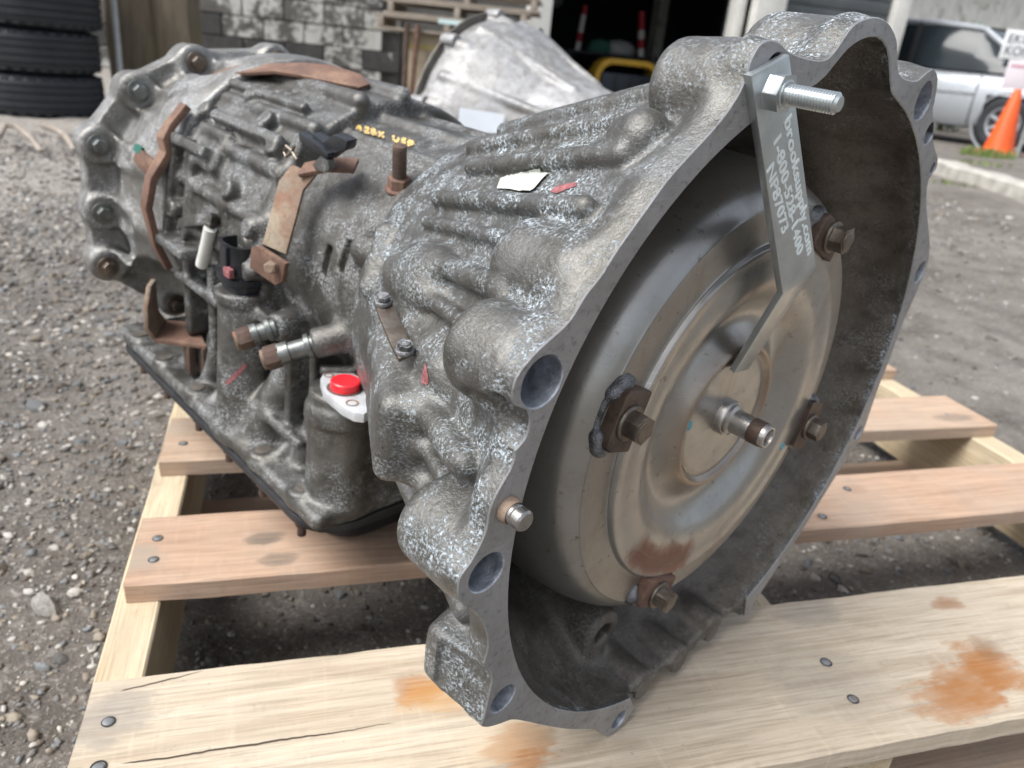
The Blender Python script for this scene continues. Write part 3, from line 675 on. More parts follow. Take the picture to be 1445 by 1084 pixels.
stringer(-.1285, -.0975, 1); stringer(.350, .386, 2); stringer(.860, .896, 3)
for i, (y0, y1) in enumerate(((.30, .39), (.70, .79), (1.02, 1.11), (1.34, 1.43))):
    board('bottom_board', PX_L + .002, PX_R - .002, y0, y1, -.1065, .0165, woodC, PAL, 20 + i)

M['dull_zinc'] = plain('dull_zinc', (.17, .18, .175), .42, .7, .35, 90, .2); M['rust_nut'] = rust('rusty_nut_steel', (.13, .085, .065), (.09, .062, .052), .5, .5)
# ------------------------------------------------------------------ the transmission (local frame: x right along the flange, y up, z out of the bell)
TX, TY, TZ = Vector((0.88089074, 0.47331967, 0)), Vector((0.02683381, -0.04994015, 0.99839167)), Vector((0.47255841, -0.87947398, -0.05669279))
TO = Vector((0.25002375, 0.33228261, 0.2049421))
TM = Matrix(((TX.x, TY.x, TZ.x, TO.x), (TX.y, TY.y, TZ.y, TO.y), (TX.z, TY.z, TZ.z, TO.z), (0, 0, 0, 1)))
TI = TM.inverted()
TR = empty('transmission', TM, 'grey cast aluminium automatic transmission with an open bell housing lying on the wooden pallet', 'transmission')
def lray(px, py): return TI @ CAMP, (TI.to_3x3() @ ray(px, py))
def onz(px, py, z):
    o, d = lray(px, py); return o + d * ((z - o.z) / d.z)
def onx(px, py, x):
    o, d = lray(px, py); return o + d * ((x - o.x) / d.x)
def ony(px, py, y):
    o, d = lray(px, py); return o + d * ((y - o.y) / d.y)

OUT = [(-99,183),(-99,187),(-96,193),(-91,195.5),(-85,196),(-79,195),(-72,193),(-64,192),(-55,191.5),(-44,191.5),(-37,193),(-32,197),(-28,202),(-23,207),(-15,210),(-5,212),(6,212),(16,210),(27,205),(35,197),(43,191),(55,189),(67,189),(73,191),(84,196),(96,192),(102,183),(106,175),(114,169),(122,160),(134,153),(142,149),(146,142),(140,136),(147,125),(162,112),(180,98),(190,89),(199,77),(200,62),(198,46),(195,31),(197,1),(196,-23),(200,-53),(198,-65),(181,-86),(170,-100),(156,-118),(140,-138),(125,-154),(113,-166),(100,-179),(90,-188),(69,-186),(51,-187),(40,-190),(36,-196),(15,-194),(10,-197),(-6,-189),(-10,-192),(-22,-195),(-40,-186),(-43,-193),(-50,-202),(-69,-201),(-80,-187),(-93,-177),(-111,-164),(-129,-149),(-146,-134),(-156,-125),(-166,-117),(-174,-114),(-183,-110),(-188,-105),(-187,-101),(-186,-85),(-186,-76),(-188,-71),(-193,-63),(-192,-56),(-193,-48),(-197,-38),(-202,-29),(-209,-22),(-214,-15),(-215,-9),(-215,-5),(-213,-2),(-210,1),(-206,8),(-204,14),(-204,20),(-203,26),(-200,32),(-196,38),(-194.5,44),(-195,46.5),(-190.5,50),(-189.3,56.5),(-191.5,62.5),(-198,66),(-201,70),(-201,76),(-199,80),(-195,84),(-191,87),(-186,90),(-179,94),(-175,98),(-171,104),(-167,108),(-163,112),(-159,118),(-154,124),(-146,133),(-139,141),(-133,147),(-123,155),(-114,162),(-107,168.5),(-102,175),(-100,179)]
LOBE = [(67,174),(48,180),(40,183),(30,192),(19,201),(4,204.5),(-11,202),(-22,197),(-31,189),(-41,182),(-67,174)]
def catmull(P, n=3, closed=True):
    o = []; m = len(P)
    for i in range(m if closed else m - 1):
        a, b, c, d = P[(i - 1) % m], P[i], P[(i + 1) % m], P[(i + 2) % m]
        if not closed: a = P[max(i - 1, 0)]; d = P[min(i + 2, m - 1)]
        for k in range(n):
            t = k / n
            o.append(tuple(0.5 * (2 * b[j] + (c[j] - a[j]) * t + (2 * a[j] - 5 * b[j] + 4 * c[j] - d[j]) * t * t + (3 * b[j] - a[j] - 3 * c[j] + d[j]) * t ** 3) for j in (0, 1)))
    if not closed: o.append(tuple(P[-1]))
    return o
OUTP = [(x / 1e3, y / 1e3) for x, y in catmull(OUT, 2)]
def inner_loop(a0, a1, step=3):
    """inner rim from angle a0 up to a1 (degrees), with the starter-side lobe at the top"""
    L = []
    a = a0
    while a <= a1 + 1e-6:
        if not 68.5 < a < 111.5: L.append((0.1865 * math.cos(math.radians(a)), 0.1865 * math.sin(math.radians(a))))
        if a < 69 <= a + step: L += [(x / 1e3, y / 1e3) for x, y in catmull(LOBE, 2, False)]
        a += step
    return L
INP = inner_loop(-180, 177)
HOLES = [(-79, 184, 8.0, .034), (-186, 73, 10.6, .029), (-200, -9, 9.2, .031), (-175.5, -96, 7.6, .031), (-59, -193, 6.5, .03), (87, 180, 10.0, .045), (113, 163, 6.0, .03), (140, 143, 3.6, .02), (190, 71, 7.5, .03), (190, -58, 6.0, .03)]

# --- bell housing casting
BZ = [-.235, -.222, -.20, -.15, -.10, -.06, -.03, 0.0]; BR = [.112, .121, .128, .1455, .1635, .1775, .188, .1985]
h = 0.0017
G = Grid((-.232, -.222, -.245), (.218, .226, .004), h)
gx = (G.lo[0] + h * np.arange(G.n[0]))[:, None]; gy = (G.lo[1] + h * np.arange(G.n[1]))[None, :]
P2 = poly_sdf(OUTP, gx, gy).astype(np.float32); I2 = poly_sdf(INP, gx, gy).astype(np.float32)
def fbell(X, Y, Z):
    r = np.sqrt(X * X + Y * Y); R = np.interp(Z.ravel(), BZ, BR).astype(np.float32)[None, None, :]
    ang = np.arctan2(Y, X)
    t = sstep(.008, .024, -Z)
    # the foot ear and the top boss reach a little further back than the rest
    d = (P2[:, :, None] + .0005) * (1 - t) + (r - R) * .93 * t
    return np.maximum(d, np.maximum(Z + .0015, -.236 - Z))
G.op(fbell)
def S(a, r, z): return (r * math.cos(math.radians(a)), r * math.sin(math.radians(a)), z)
def RZ(z): return float(np.interp(z, BZ, BR))
# bolt bosses behind the bores
def boss(x, y, r, ze, k, rd, lean=.0):
    G.cyl((x, y, -.001), (x * (1 - lean), y * (1 - lean), ze), r, r * .97, k=k, rd=rd)
boss(-.0815, .1755, .0215, -.046, .007, .008, .02); boss(-.066, .160, .022, -.044, .008, .008)
boss(-.1805, .0708, .0212, -.045, .008, .009, .0); boss(-.166, .064, .021, -.047, .010, .010)
boss(-.1945, -.010, .0205, -.047, .006, .009); boss(-.182, -.010, .021, -.045, .008, .009)
G.box((-.178, -.088, -.021), (.030, .034, .042), None, .006, .006); boss(-.170, -.086, .019, -.044, .006, .008)
G.cyl((-.150, .099, -.004), (-.146, .096, -.060), .0225, .0205, k=.006, rd=.010)
G.cap(S(126, .190, -.032), S(126, .186, -.040), .0115, .011, .004)
boss(.087, .178, .020, -.04, .008, .006); boss(.110, .158, .016, -.03, .008, .005)
boss(-.004, .1855, .0255, -.055, .012, .012); boss(.020, .18, .024, -.05, .012, .010)
G.cap((-.055, .165, -.02), (-.03, .165, -.06), .022, .018, .015)
# meridian ribs on the cone
for a, z0, z1, rr, out in ((129.5, -.034, -.155, .0072, .002), (138.5, -.030, -.165, .0070, .002), (151.5, -.045, -.135, .0085, .003), (120, -.055, -.185, .0075, .0005), (109, -.05, -.185, .0080, .0005), (98, -.05, -.185, .0075, .0005), (88, -.05, -.18, .007, .0005), (144.5, -.06, -.16, .0055, .001), (158, -.06, -.12, .006, .002), (179, -.05, -.12, .006, .001), (173, -.03, -.14, .010, .003), (186, -.04, -.15, .008, .000), (199, -.03, -.14, .008, .000)):
    G.cap(S(a, RZ(z0) + out + .0015, z0), S(a, RZ(z1) + out + .0015, z1), rr * .72, rr * .62, .0032)
# rounded shoulder and ledges where the cone meets the case
G.cap(S(157, RZ(-.150) - .004, -.150), S(155, RZ(-.120) - .004, -.118), .019, .017, .010)
G.cap(S(166, RZ(-.140) - .010, -.150), S(167, RZ(-.085) - .004, -.078), .017, .014, .007)
G.box(S(178, .163, -.112), (.030, .050, .075), Matrix.Rotation(math.radians(-30), 3, 'Y') @ Matrix.Rotation(.1, 3, 'X'), .008, .010)
G.cap(S(165, RZ(-.2), -.200), S(150, RZ(-.2), -.205), .007, .007, .006)
# small mould lines and pads
# hollow
IZ = [-.20, -.19, -.16, -.10, -.06, -.02, .0, .01]; IR = [.055, .075, .124, .1525, .1675, .1800, .1865, .1865]
def fin(X, Y, Z):
    r = np.sqrt(X * X + Y * Y); R = np.interp(Z.ravel(), IZ, IR).astype(np.float32)[None, None, :]; t = sstep(.010, .060, -Z)
    return np.maximum(I2[:, :, None] * (1 - t) + (r - R) * .93 * t, -.2 - Z)
G.op(fin, mode='s', k=.002)
# starter side: the rim is cut back, with stub bosses along the broken edge
G.box((.020, -.205, .004), (.13, .06, .022), None, .003, .002, 's')
for x, y in ((-.030, -.190), (.012, -.193), (.052, -.186)):
    G.cyl((x, y + .004, -.05), (x, y + .004, -.004), .0105, k=.004)
# boss with a bolt hole inside the bowl
pb = onz(842, 935, -.030)
pu = Vector((pb.x, pb.y)).normalized() * .163
G.cyl((pu.x, pu.y, -.034), (pu.x * .98, pu.y * .98, -.10), .0165, .022, k=.012, rd=.003)
G.cyl((pu.x, pu.y, -.055), (pu.x, pu.y, .0), .0078, k=0, mode='s')
# window into the bell behind the flange, left of the dowel
G.cyl((-.201, .0565, -.012), (-.201, .0565, .004), .0115, k=.001, mode='s')
def lim(X, Y, Z):
    return np.maximum(Z + .0015, np.where(Z > -.030, P2[:, :, None] + .0005 + .16 * Z, -1.0))
G.a = np.maximum(G.a, lim(*G.sub(G.lo, G.lo + G.h * G.n)[1:]).astype(np.float32))
for x, y, r, dp in HOLES: G.cyl((x / 1e3, y / 1e3, -dp), (x / 1e3, y / 1e3, .01), r / 1e3 + .0004, k=0, rd=0, mode='s')
me = G.mesh('bell_housing')
bell = link('bell_housing', me, TR, [M['cast'], M['cast_dark']], True)
def oily(me):
    n = len(me.polygons); c = np.empty(n * 3, np.float32); q = np.empty(n * 3, np.float32); me.polygons.foreach_get('center', c); me.polygons.foreach_get('normal', q)
    c, q = c.reshape(-1, 3), q.reshape(-1, 3); r = np.hypot(c[:, 0], c[:, 1]) + 1e-9; rad = (c[:, 0] * q[:, 0] + c[:, 1] * q[:, 1]) / r
    ii = np.clip(((c - G.lo) / G.h).round().astype(int), 0, G.n - 1); t = sstep(.010, .060, -c[:, 2])
    din = I2[ii[:, 0], ii[:, 1]] * (1 - t) + (r - np.interp(c[:, 2], IZ, IR)) * .93 * t
    ins = (din < .0024) & (c[:, 2] > -.205)
    me.polygons.foreach_set('material_index', ins.astype(np.int32)); me.update()
oily(me)
del G, P2, I2

for x, y in ((-.031, -.1885), (.011, -.1915), (.050, -.1850)):
    b = MB(); b.cyl((x, y, -.040), (x, y, -.0035), .0078, n=20); b.build('rim_stub', [M['cast_dark']], bell, bevel=.0008)
# --- machined flange face: a thin C-shaped plate with the bores
def face_plate():
    o = [tuple(p) for p in OUTP]
    def ia(p): return math.degrees(math.atan2(p[1], p[0]))
    i1 = min(range(len(o)), key=lambda i: (o[i][0] + .043) ** 2 + (o[i][1] + .193) ** 2)     # left end of the gap
    i0 = min(range(len(o)), key=lambda i: (o[i][0] - .090) ** 2 + (o[i][1] + .188) ** 2)     # right end
    path = o[i1:] + o[:i0 + 1]                                                              # clockwise round the top
    inn = inner_loop(-64, 255)                                                              # back, anticlockwise
    loop = path + inn
    from mathutils.geometry import tessellate_polygon
    def inset(L, d):
        n = len(L); R_ = []
        ar = sum(L[i][0] * L[(i + 1) % n][1] - L[(i + 1) % n][0] * L[i][1] for i in range(n)); s_ = 1 if ar > 0 else -1
        for i in range(n):
            a, b, c = Vector(L[i - 1]), Vector(L[i]), Vector(L[(i + 1) % n])
            t = (c - a); t = t.normalized() if t.length > 1e-9 else Vector((1, 0)); R_.append((b.x - t.y * d * s_, b.y + t.x * d * s_))
        return R_
    holes = [[(x / 1e3 + r / 1e3 * math.cos(2 * math.pi * k / 28), y / 1e3 + r / 1e3 * math.sin(2 * math.pi * k / 28)) for k in range(28)] for x, y, r, dp in HOLES]
    top = inset(loop, .0005)
    ht = [[(x / 1e3 + (r + .5) / 1e3 * math.cos(2 * math.pi * k / 28), y / 1e3 + (r + .5) / 1e3 * math.sin(2 * math.pi * k / 28)) for k in range(28)] for x, y, r, dp in HOLES]
    V = []; F = []; MI = []
    def ring(L, z):
        b = len(V); V.extend((x, y, z) for x, y in L); return b
    bt = ring(top, 0.0); hb = [ring(L, 0.0) for L in ht]
    for t in tessellate_polygon([[Vector((x, y, 0)) for x, y in L] for L in [top] + ht]): F.append(tuple(t)); MI.append(0)
    def side(b0, b1, n, mi):
        for k in range(n): F.append((b0 + k, b0 + (k + 1) % n, b1 + (k + 1) % n, b1 + k)); MI.append(mi)
    n = len(loop); c1 = ring(loop, -.0006); c2 = ring(loop, -.0045)
    side(bt, c1, n, 0); side(c1, c2, n, 1)
    for L, b, (x, y, r, dp) in zip(holes, hb, HOLES):
        e1 = ring(L, -.0006); e2 = ring(L, -dp); side(b, e1, 28, 2); side(e1, e2, 28, 2)
        F.append(tuple(e2 + k for k in range(28))); MI.append(3)
    me = bpy.data.meshes.new('flange_face'); me.from_pydata(V, [], F); me.polygons.foreach_set('material_index', MI)
    bm = bmesh.new(); bm.from_mesh(me); bmesh.ops.recalc_face_normals(bm, faces=bm.faces)
    for f_ in bm.faces:
        if f_.material_index == 0 and abs(f_.normal.z) > .9 and f_.normal.z < 0: f_.normal_flip()
    bm.to_mesh(me); bm.free()
    return me
ff = link('flange_face', face_plate(), bell, [M['machined'], M['cast'], M['bore'], M['cast_dark']], 'auto', 25)

# --- main case
G = Grid((-.19, -.185, -.665), (.17, .165, -.165), .0019)
G.cyl((0, 0, -.37), (0, 0, -.18), .1085, k=0, rd=.002)
G.cyl((0, 0, -.515), (0, 0, -.345), .125, .121, k=.004, rd=.004)
G.box((.006, -.085, -.385), (.200, .125, .325), None, .008, .012)
# crisp ledges, shelves and pockets on the side wall
for (x, y, z), sz, rz in (((-.112, .060, -.470), (.028, .009, .075), .35), ((-.128, -.020, -.475), (.030, .009, .070), .05), ((-.120, .022, -.492), (.022, .075, .007), .15), ((-.119, .020, -.462), (.018, .070, .006), .15), ((-.112, -.060, -.420), (.034, .075, .010), .0), ((-.112, -.060, -.470), (.034, .085, .009), .0), ((-.110, -.075, -.300), (.030, .080, .008), .0), ((-.108, -.080, -.272), (.026, .085, .007), .0), ((-.118, -.052, -.445), (.026, .008, .085), .15), ((-.110, -.040, -.330), (.034, .009, .060), .2), ((-.112, -.118, -.330), (.040, .008, .120), .25), ((-.094, .083, -.415), (.018, .009, .110), .75), ((-.066, .103, -.440), (.018, .008, .130), 1.0)):
    G.box((x, y, z), sz, Matrix.Rotation(-rz, 3, 'Z'), .002, .0035)
for (x, y, z), sz in (((-.101, -.060, -.445), (.020, .05, .030)), ((-.101, -.062, -.288), (.018, .05, .016)), ((-.122, .018, -.477), (.020, .05, .018)), ((-.128, .085, -.44), (.03, .02, .03))):
    G.box((x - .006, y, z), sz, None, .003, .002, 's')

G.box((-.009, -.146, -.408), (.278, .014, .385), None, .006, .006)                    # flange rail above the pan
# front wall of the valve body chamber and its buttresses
G.box((-.06, -.105, -.226), (.13, .09, .012), None, .004, .010)
for z, x, sl_ in ((-.285, -.118, .5), (-.318, -.112, .3), (-.445, -.12, .4), (-.49, -.118, .3)):
    G.cap((x, -.140, z), (x + .020, -.040, z + .010), .009, .007, .005)
G.cyl((-.114, -.152, -.240), (-.113, -.0550, -.241), .0245, .0235, k=.006, rd=.003)     # port tower
G.cyl((-.114, -.080, -.240), (-.113, -.066, -.241), .0265, .026, k=.003, rd=.003)
G.cyl((-.126, -.152, -.365), (-.124, -.026, -.367), .023, .019, k=.010, rd=.003)       # connector tower
G.cyl((-.124, -.034, -.367), (-.124, -.024, -.367), .0225, k=.002, rd=.002)
G.cap((-.124, -.140, -.338), (-.100, -.058, -.318), .019, .012, .006)                  # sloping buttress
G.cyl((-.085, -.018, -.245), (-.126, -.029, -.262), .0115, .0105, k=.008, rd=.003)     # cooler line bosses
G.cyl((-.095, -.030, -.315), (-.134, -.031, -.302), .0115, .010, k=.008, rd=.003)
G.cyl((-.100, -.048, -.245), (-.122, -.048, -.258), .0045, .0045, k=.003, rd=.002)
# ribs, pads and bosses on the barrel
for a, z0, z1, rr in ((118, -.20, -.345, .005), (100, -.20, -.345, .006), (80, -.20, -.345, .006), (147, -.345, -.5, .008), (165, -.345, -.49, .007), (128, -.35, -.5, .007), (108, -.35, -.5, .009), (90, -.35, -.5, .008)):
    G.cap(S(a, .1085 if z1 > -.35 else .124, z0), S(a, .1085 if z1 > -.35 else .122, z1), rr * .8, rr * .7, .004)
G.box(S(158, .112, -.345), (.02, .11, .014), Matrix.Rotation(math.radians(-22), 3, 'Z'), .004, .006)
G.box(S(173, .115, -.43), (.026, .045, .07), Matrix.Rotation(math.radians(-7), 3, 'Z'), .005, .006)
G.box(S(150, .122, -.455), (.018, .035, .055), Matrix.Rotation(math.radians(-30), 3, 'Z'), .004, .005)
G.box(S(173, .131, -.43), (.012, .026, .045), Matrix.Rotation(math.radians(-7), 3, 'Z'), .003, .003, 's')
G.box(S(150, .133, -.455), (.010, .018, .035), Matrix.Rotation(math.radians(-30), 3, 'Z'), .003, .003, 's')
for a, z in ((133, -.40), (141, -.365), (160, -.395), (168, -.352), (182, -.35), (125, -.45), (138, -.49), (177, -.485)):
    G.cyl(S(a, .10, z), S(a, .133, z), .0085, .0075, k=.003, rd=.0015)
for a, z in ((168, -.281), (163, -.262)): G.box(S(a, .109, z), (.014, .022, .007), Matrix.Rotation(math.radians(a - 180), 3, 'Z'), .001, .001, 's')
G.cyl(S(172, .10, -.37), S(172, .131, -.37), .0045, k=0, mode='s')
# bosses along the bell seam
G.cyl(S(157, .108, -.245), S(157, .110, -.215), .012, .011, k=.008, rd=.003)
# ridges on the pan rail
for z in (-.25, -.31, -.37, -.43, -.50, -.56):
    G.cyl((-.138, -.150, z), (-.138, -.136, z), .0105, k=.004, rd=.002)
G.cap((-.132, -.141, -.30), (-.108, -.120, -.30), .006, k=.006)
G.cap((-.132, -.141, -.41), (-.108, -.120, -.41), .006, k=.006)
me = G.mesh('main_case'); case = link('main_case', me, TR, M['cast_case'], True); del G

# --- adapter housing at the tail
G = Grid((-.21, -.20, -.655), (.19, .165, -.485), .0025)
CY = -.018
tb = [(-.109, .083), (-.147, .035), (-.149, -.027), (-.149, -.080), (-.054, .111), (-.086, -.128), (.03, .118), (.10, .08), (.14, .02), (.14, -.06), (.09, -.13), (0, -.155)]
TB = sorted(tb, key=lambda p: math.atan2(p[1] - CY, p[0]))
hull = [(p[0] * 1.02, CY + (p[1] - CY) * 1.02) for p in TB]
hp = poly_sdf(hull, (G.lo[0] + G.h * np.arange(G.n[0]))[:, None], (G.lo[1] + G.h * np.arange(G.n[1]))[None, :]).astype(np.float32)
G.op(lambda X, Y, Z: np.maximum(hp[:, :, None] - .006 + 0 * Z, np.maximum(Z + .612, -.634 - Z)))
for p in tb: G.cyl((p[0], p[1], -.634), (p[0], p[1], -.604), .0140, k=.008, rd=.003)
TZp = [(-.612, .132), (-.58, .139), (-.54, .137), (-.495, .131)]
z_ = np.array([p[0] for p in TZp]); r_ = np.array([p[1] for p in TZp])
def fad(X, Y, Z):
    R = np.interp(Z.ravel(), z_, r_)[None, None, :]
    return np.maximum(np.sqrt(X * X + (Y - CY * sstep(.50, .60, -Z)) ** 2) - R, np.maximum(-.612 - Z, Z + .495))
G.op(fad, k=.012)
for p in tb: G.cap((p[0] * .97, p[1] * .97, -.61), (p[0] * .86, p[1] * .86, -.515), .012, .006, .014)
for p in tb:
    q = Vector((p[0], p[1] - CY)).normalized(); G.cyl((p[0] + q.x * .001, p[1] + q.y * .001, -.604), (p[0] + q.x * .006, p[1] + q.y * .006, -.55), .0155, k=.004, rd=.002, mode='s')
G.cap((-.118, .020, -.60), (-.105, .075, -.50), .004, k=.006)
G.ell((-.115, -.105, -.545), (.040, .048, .060), .008, 's')
G.ell((-.055, .125, -.55), (.024, .02, .03), .01, 's')
me = G.mesh('adapter_housing'); adap = link('adapter_housing', me, TR, M['cast_tail'], True); del G
b = MB()
for i, p in enumerate(tb):
    bb = MB(); bb.cyl((p[0], p[1], -.604), (p[0], p[1], -.6020), .0100, n=20); bb.cyl((p[0], p[1], -.6020), (p[0], p[1], -.596), .0068, .0062, n=6)
    bb.build('flange_bolt', [M['dull_zinc'] if i in (0, 1, 2) else M['bolt']], adap, bevel=.0007)
# tail housing stub behind the adapter, mostly out of sight
b = MB(); b.lathe([(0, -.80), (.05, -.80), (.052, -.72), (.10, -.655), (.11, -.634), (0, -.634)], 40); b.build('tail_stub', [M['cast_tail']], TR)

# --- oil pan and gasket
def rrect(x0, x1, z0, z1, r, n=6):
    o = []
    for cx, cz, a0 in ((x1 - r, z1 - r, 0), (x0 + r, z1 - r, 90), (x0 + r, z0 + r, 180), (x1 - r, z0 + r, 270)):
        for k in range(n + 1):
            a = math.radians(a0 + 90 * k / n); o.append((cx + r * math.cos(a), cz + r * math.sin(a)))
    return o
def yprism(mb, poly, y0, y1, mi=0):
    n = len(poly); vs = [(p[0], y0, p[1]) for p in poly] + [(p[0], y1, p[1]) for p in poly]
    mb.add(vs, [tuple(range(n)), tuple(range(n, 2 * n))[::-1]] + [(k, (k + 1) % n, n + (k + 1) % n, n + k) for k in range(n)], mi)
b = MB(); yprism(b, rrect(-.147, .129, -.601, -.216, .034), -.1615, -.158); yprism(b, rrect(-.122, .106, -.58, -.245, .03), -.176, -.1605)
yprism(b, rrect(-.10, .09, -.44, -.262, .03), -.2135, -.175)
pan = b.build('oil_pan', [M['pan']], TR, bevel=.0012)
b = MB(); yprism(b, rrect(-.149, .131, -.603, -.214, .035), -.158, -.1525); b.build('gasket', [M['rubber_gasket']], pan, bevel=.001)
for z in (-.25, -.31, -.37, -.43, -.50, -.56):
    b = MB(); b.cyl((-.138, -.1605, z), (-.138, -.168, z), .006, n=6); b.cyl((-.138, -.168, z), (-.138, -.178, z), .0035, n=10); b.build('pan_bolt', [M['rust_dark']], pan, bevel=.0006)
    b = MB(); b.cyl((-.138, -.137, z), (-.138, -.1345, z), .0062, n=14); b.build('pan_bolt', [M['cast_dark']], pan, bevel=.0006)

# --- torque converter
b = MB()
prof = [(0.0, -.0180), (.036, -.0182), (.0395, -.0190), (.0412, -.0178), (.0430, -.0158), (.0455, -.0162), (.0500, -.0210), (.056, -.0252), (.062, -.0252), (.069, -.0215), (.076, -.0160), (.083, -.0128), (.090, -.0120), (.0985, -.0123), (.1035, -.0116), (.1046, -.0120), (.1056, -.0140), (.1068, -.0150), (.115, -.0157), (.1235, -.0164), (.1242, -.0172), (.129, -.0205), (.1335, -.0262), (.1372, -.0350), (.1398, -.0460), (.1412, -.0600), (.1412, -.0900), (.137, -.115), (.12, -.14), (.05, -.16), (0, -.16)]
pp = catmull(prof, 4, False)
b.lathe([(max(r, 0), z) for r, z in pp], 128)
tc = b.build('torque_converter', [M['converter']], TR, 'auto', angle=40)
b = MB()
b.lathe([(0, -.020), (.0108, -.020), (.0108, -.0145), (.0100, -.0132), (.0094, -.0132), (.0094, -.0115), (.0073, -.0103), (.0071, .0098), (.0062, .0114), (.0054, .0114), (.0048, .0095), (.0042, .003), (0, .003)], 40)
b.build('pilot_nose', [M['steel']], tc, 'auto', angle=35)
b = MB(); b.lathe([(.0072, .0005), (.0074, .0007), (.0074, .0078), (.0072, .0082)], 40); b.build('nose_bushing', [M['rust_dark']], tc)
def hexbolt(name, p, ax, af, hh, mats, parent, wash=None, shank=None, dome=True, phase=0.0):
    m = frame(p, ax); b = MB(); r = af / math.sqrt(3)
    z0 = 0.0
    if wash: b.lathe([(0, 0), (wash, 0), (wash, .0012), (wash * .92, .0022), (0, .0022)], 28, m); z0 = .002
    hx = [(r * math.cos(math.pi / 3 * k + phase), r * math.sin(math.pi / 3 * k + phase)) for k in range(6)]
    b.prism(hx, z0, z0 + hh, m)
    b.lathe([(0, z0 + hh), (af * .44, z0 + hh), (af * .40, z0 + hh + .0006), (0, z0 + hh + .0004)], 24, m)
    return b.build(name, mats, parent, bevel=.0008)
for a, rust_ in ((164.5, 0), (66.5, 1), (-109, 2), (-17, 1)):
    ca, sa = math.cos(math.radians(a)), math.sin(math.radians(a)); rc = .1150
    m = Matrix.Translation((rc * ca, rc * sa, -.0025)) @ Matrix.Rotation(math.radians(a), 4, 'Z') @ Matrix.Diagonal((.86, .86, 1, 1))
    b = MB(); poly = [(-.0125, -.0185), (.0070, -.0185), (.0100, -.0155), (.0100, .0155), (.0070, .0185), (-.0125, .0185)]
    b.prism(poly, -.019, -.0062, m)
    lug = b.build('lug_plate', [M['rust'] if rust_ == 2 else M['rust_dark']], tc, bevel=.0016, seg=3)
    G2 = Grid((-.03, -.04, -.03), (.03, .04, .01), .0011)
    for s_ in (-1, 1):
        G2.cap((.0095, .0125 * s_, -.0150), (.006, .0190 * s_, -.0140), .0046, .0050, .003)
        G2.cap((.003, .0205 * s_, -.0140), (-.003, .0200 * s_, -.0145), .0045, .003, .003)
    G2.cap((.0110, -.006, -.0172), (.0110, .006, -.0172), .0030, .0028, .003)
    me = G2.mesh('weld_bead'); me.transform(m); link('weld_bead', me, tc, M['weld'], True)
    hexbolt('lug_bolt', m @ Vector((.0, 0, -.0062)), (0, 0, 1), .0130, .0075, [M['bolt']], tc, wash=.0092, phase=a * .1)
for x, y in ((932, 1000),): pass
for px, py in ((973, 601), (1116, 508), (1104, 630), (987, 730)):
    p = onz(px, py, -.013); r = math.hypot(p.x, p.y); zz = float(np.interp(r, [q[0] for q in prof[:24]], [q[1] for q in prof[:24]]))
    p = onz(px, py, zz + .0004); b = MB(); m = frame((p.x, p.y, zz + .0001), (0, 0, 1)); b.lathe([(0, .0006), (.0022, .0005), (.0030, 0)], 14, m @ Matrix.Diagonal((1, 1.3, 1, 1))); b.build('paint_dot', [M['blue_mark']], tc)

# --- strap that holds the converter in, with its stud and nut
A_ = Vector((.627, -.779, 0)).normalized(); B_ = Vector((.779, .627, 0)).normalized()
pt, pk = Vector((-.0845, .190, .0023)), Vector((-.0055, .0915, .0023))
pe = Vector((.0, .0345, -.0105))
def strap():
    hw = .0142; th = .0024; V = []; path = [pt, pk + (pt - pk).normalized() * .004, pk + (pe - pk).normalized() * .004, pe]
    wds = [B_, B_, B_, B_]; b = MB(); b.strip(path, B_, [hw * 2] * 4, th); return b
sq = [[(-.1019, .1828, .0035), (-.0778, .1919, .0035)], [(-.0196, .0851, .0035), (.0095, .0959, .0035)], [(-.0119, .0319, -.0135), (.0039, .0306, -.0135)]]
n0 = Vector((0, 0, 1)); u1 = Vector(sq[2][0]) - Vector(sq[1][0]); n1 = (Vector(sq[1][1]) - Vector(sq[1][0])).cross(u1).normalized(); n1 = n1 if n1.z > 0 else -n1
rows = [(sq[0], n0), ([tuple(Vector(sq[1][i]).lerp(Vector(sq[0][i]), .035)) for i in (0, 1)], n0), (sq[1], (n0 + n1).normalized()), ([tuple(Vector(sq[1][i]).lerp(Vector(sq[2][i]), .07)) for i in (0, 1)], n1), (sq[2], n1)]
vs = []
for (l_, r_), nn in rows:
    l_, r_ = Vector(l_), Vector(r_); vs += [l_, r_, r_ - nn * .0036, l_ - nn * .0036]
fs = [(i * 4 + k, i * 4 + (k + 1) % 4, i * 4 + 4 + (k + 1) % 4, i * 4 + 4 + k) for i in range(4) for k in range(4)] + [(3, 2, 1, 0), (16, 17, 18, 19)]
b = MB(); b.add(vs, fs); strap_o = b.build('retaining_strap', [M['zinc']], TR, bevel=.0005)
def text_mesh(s, size, ext, name, parent, mat, m, spacing=1.0, shear=0.0, offset=0.0):
    cu = bpy.data.curves.new(name, 'FONT'); cu.body = s; cu.size = size; cu.extrude = ext; cu.space_character = spacing; cu.shear = shear; cu.offset = offset
    o = bpy.data.objects.new(name, cu); COL.objects.link(o); dg = bpy.context.evaluated_depsgraph_get()
    me = bpy.data.meshes.new_from_object(o.evaluated_get(dg)); bpy.data.objects.remove(o)
    me.transform(m); return link(name, me, parent, mat)
ts = .0035
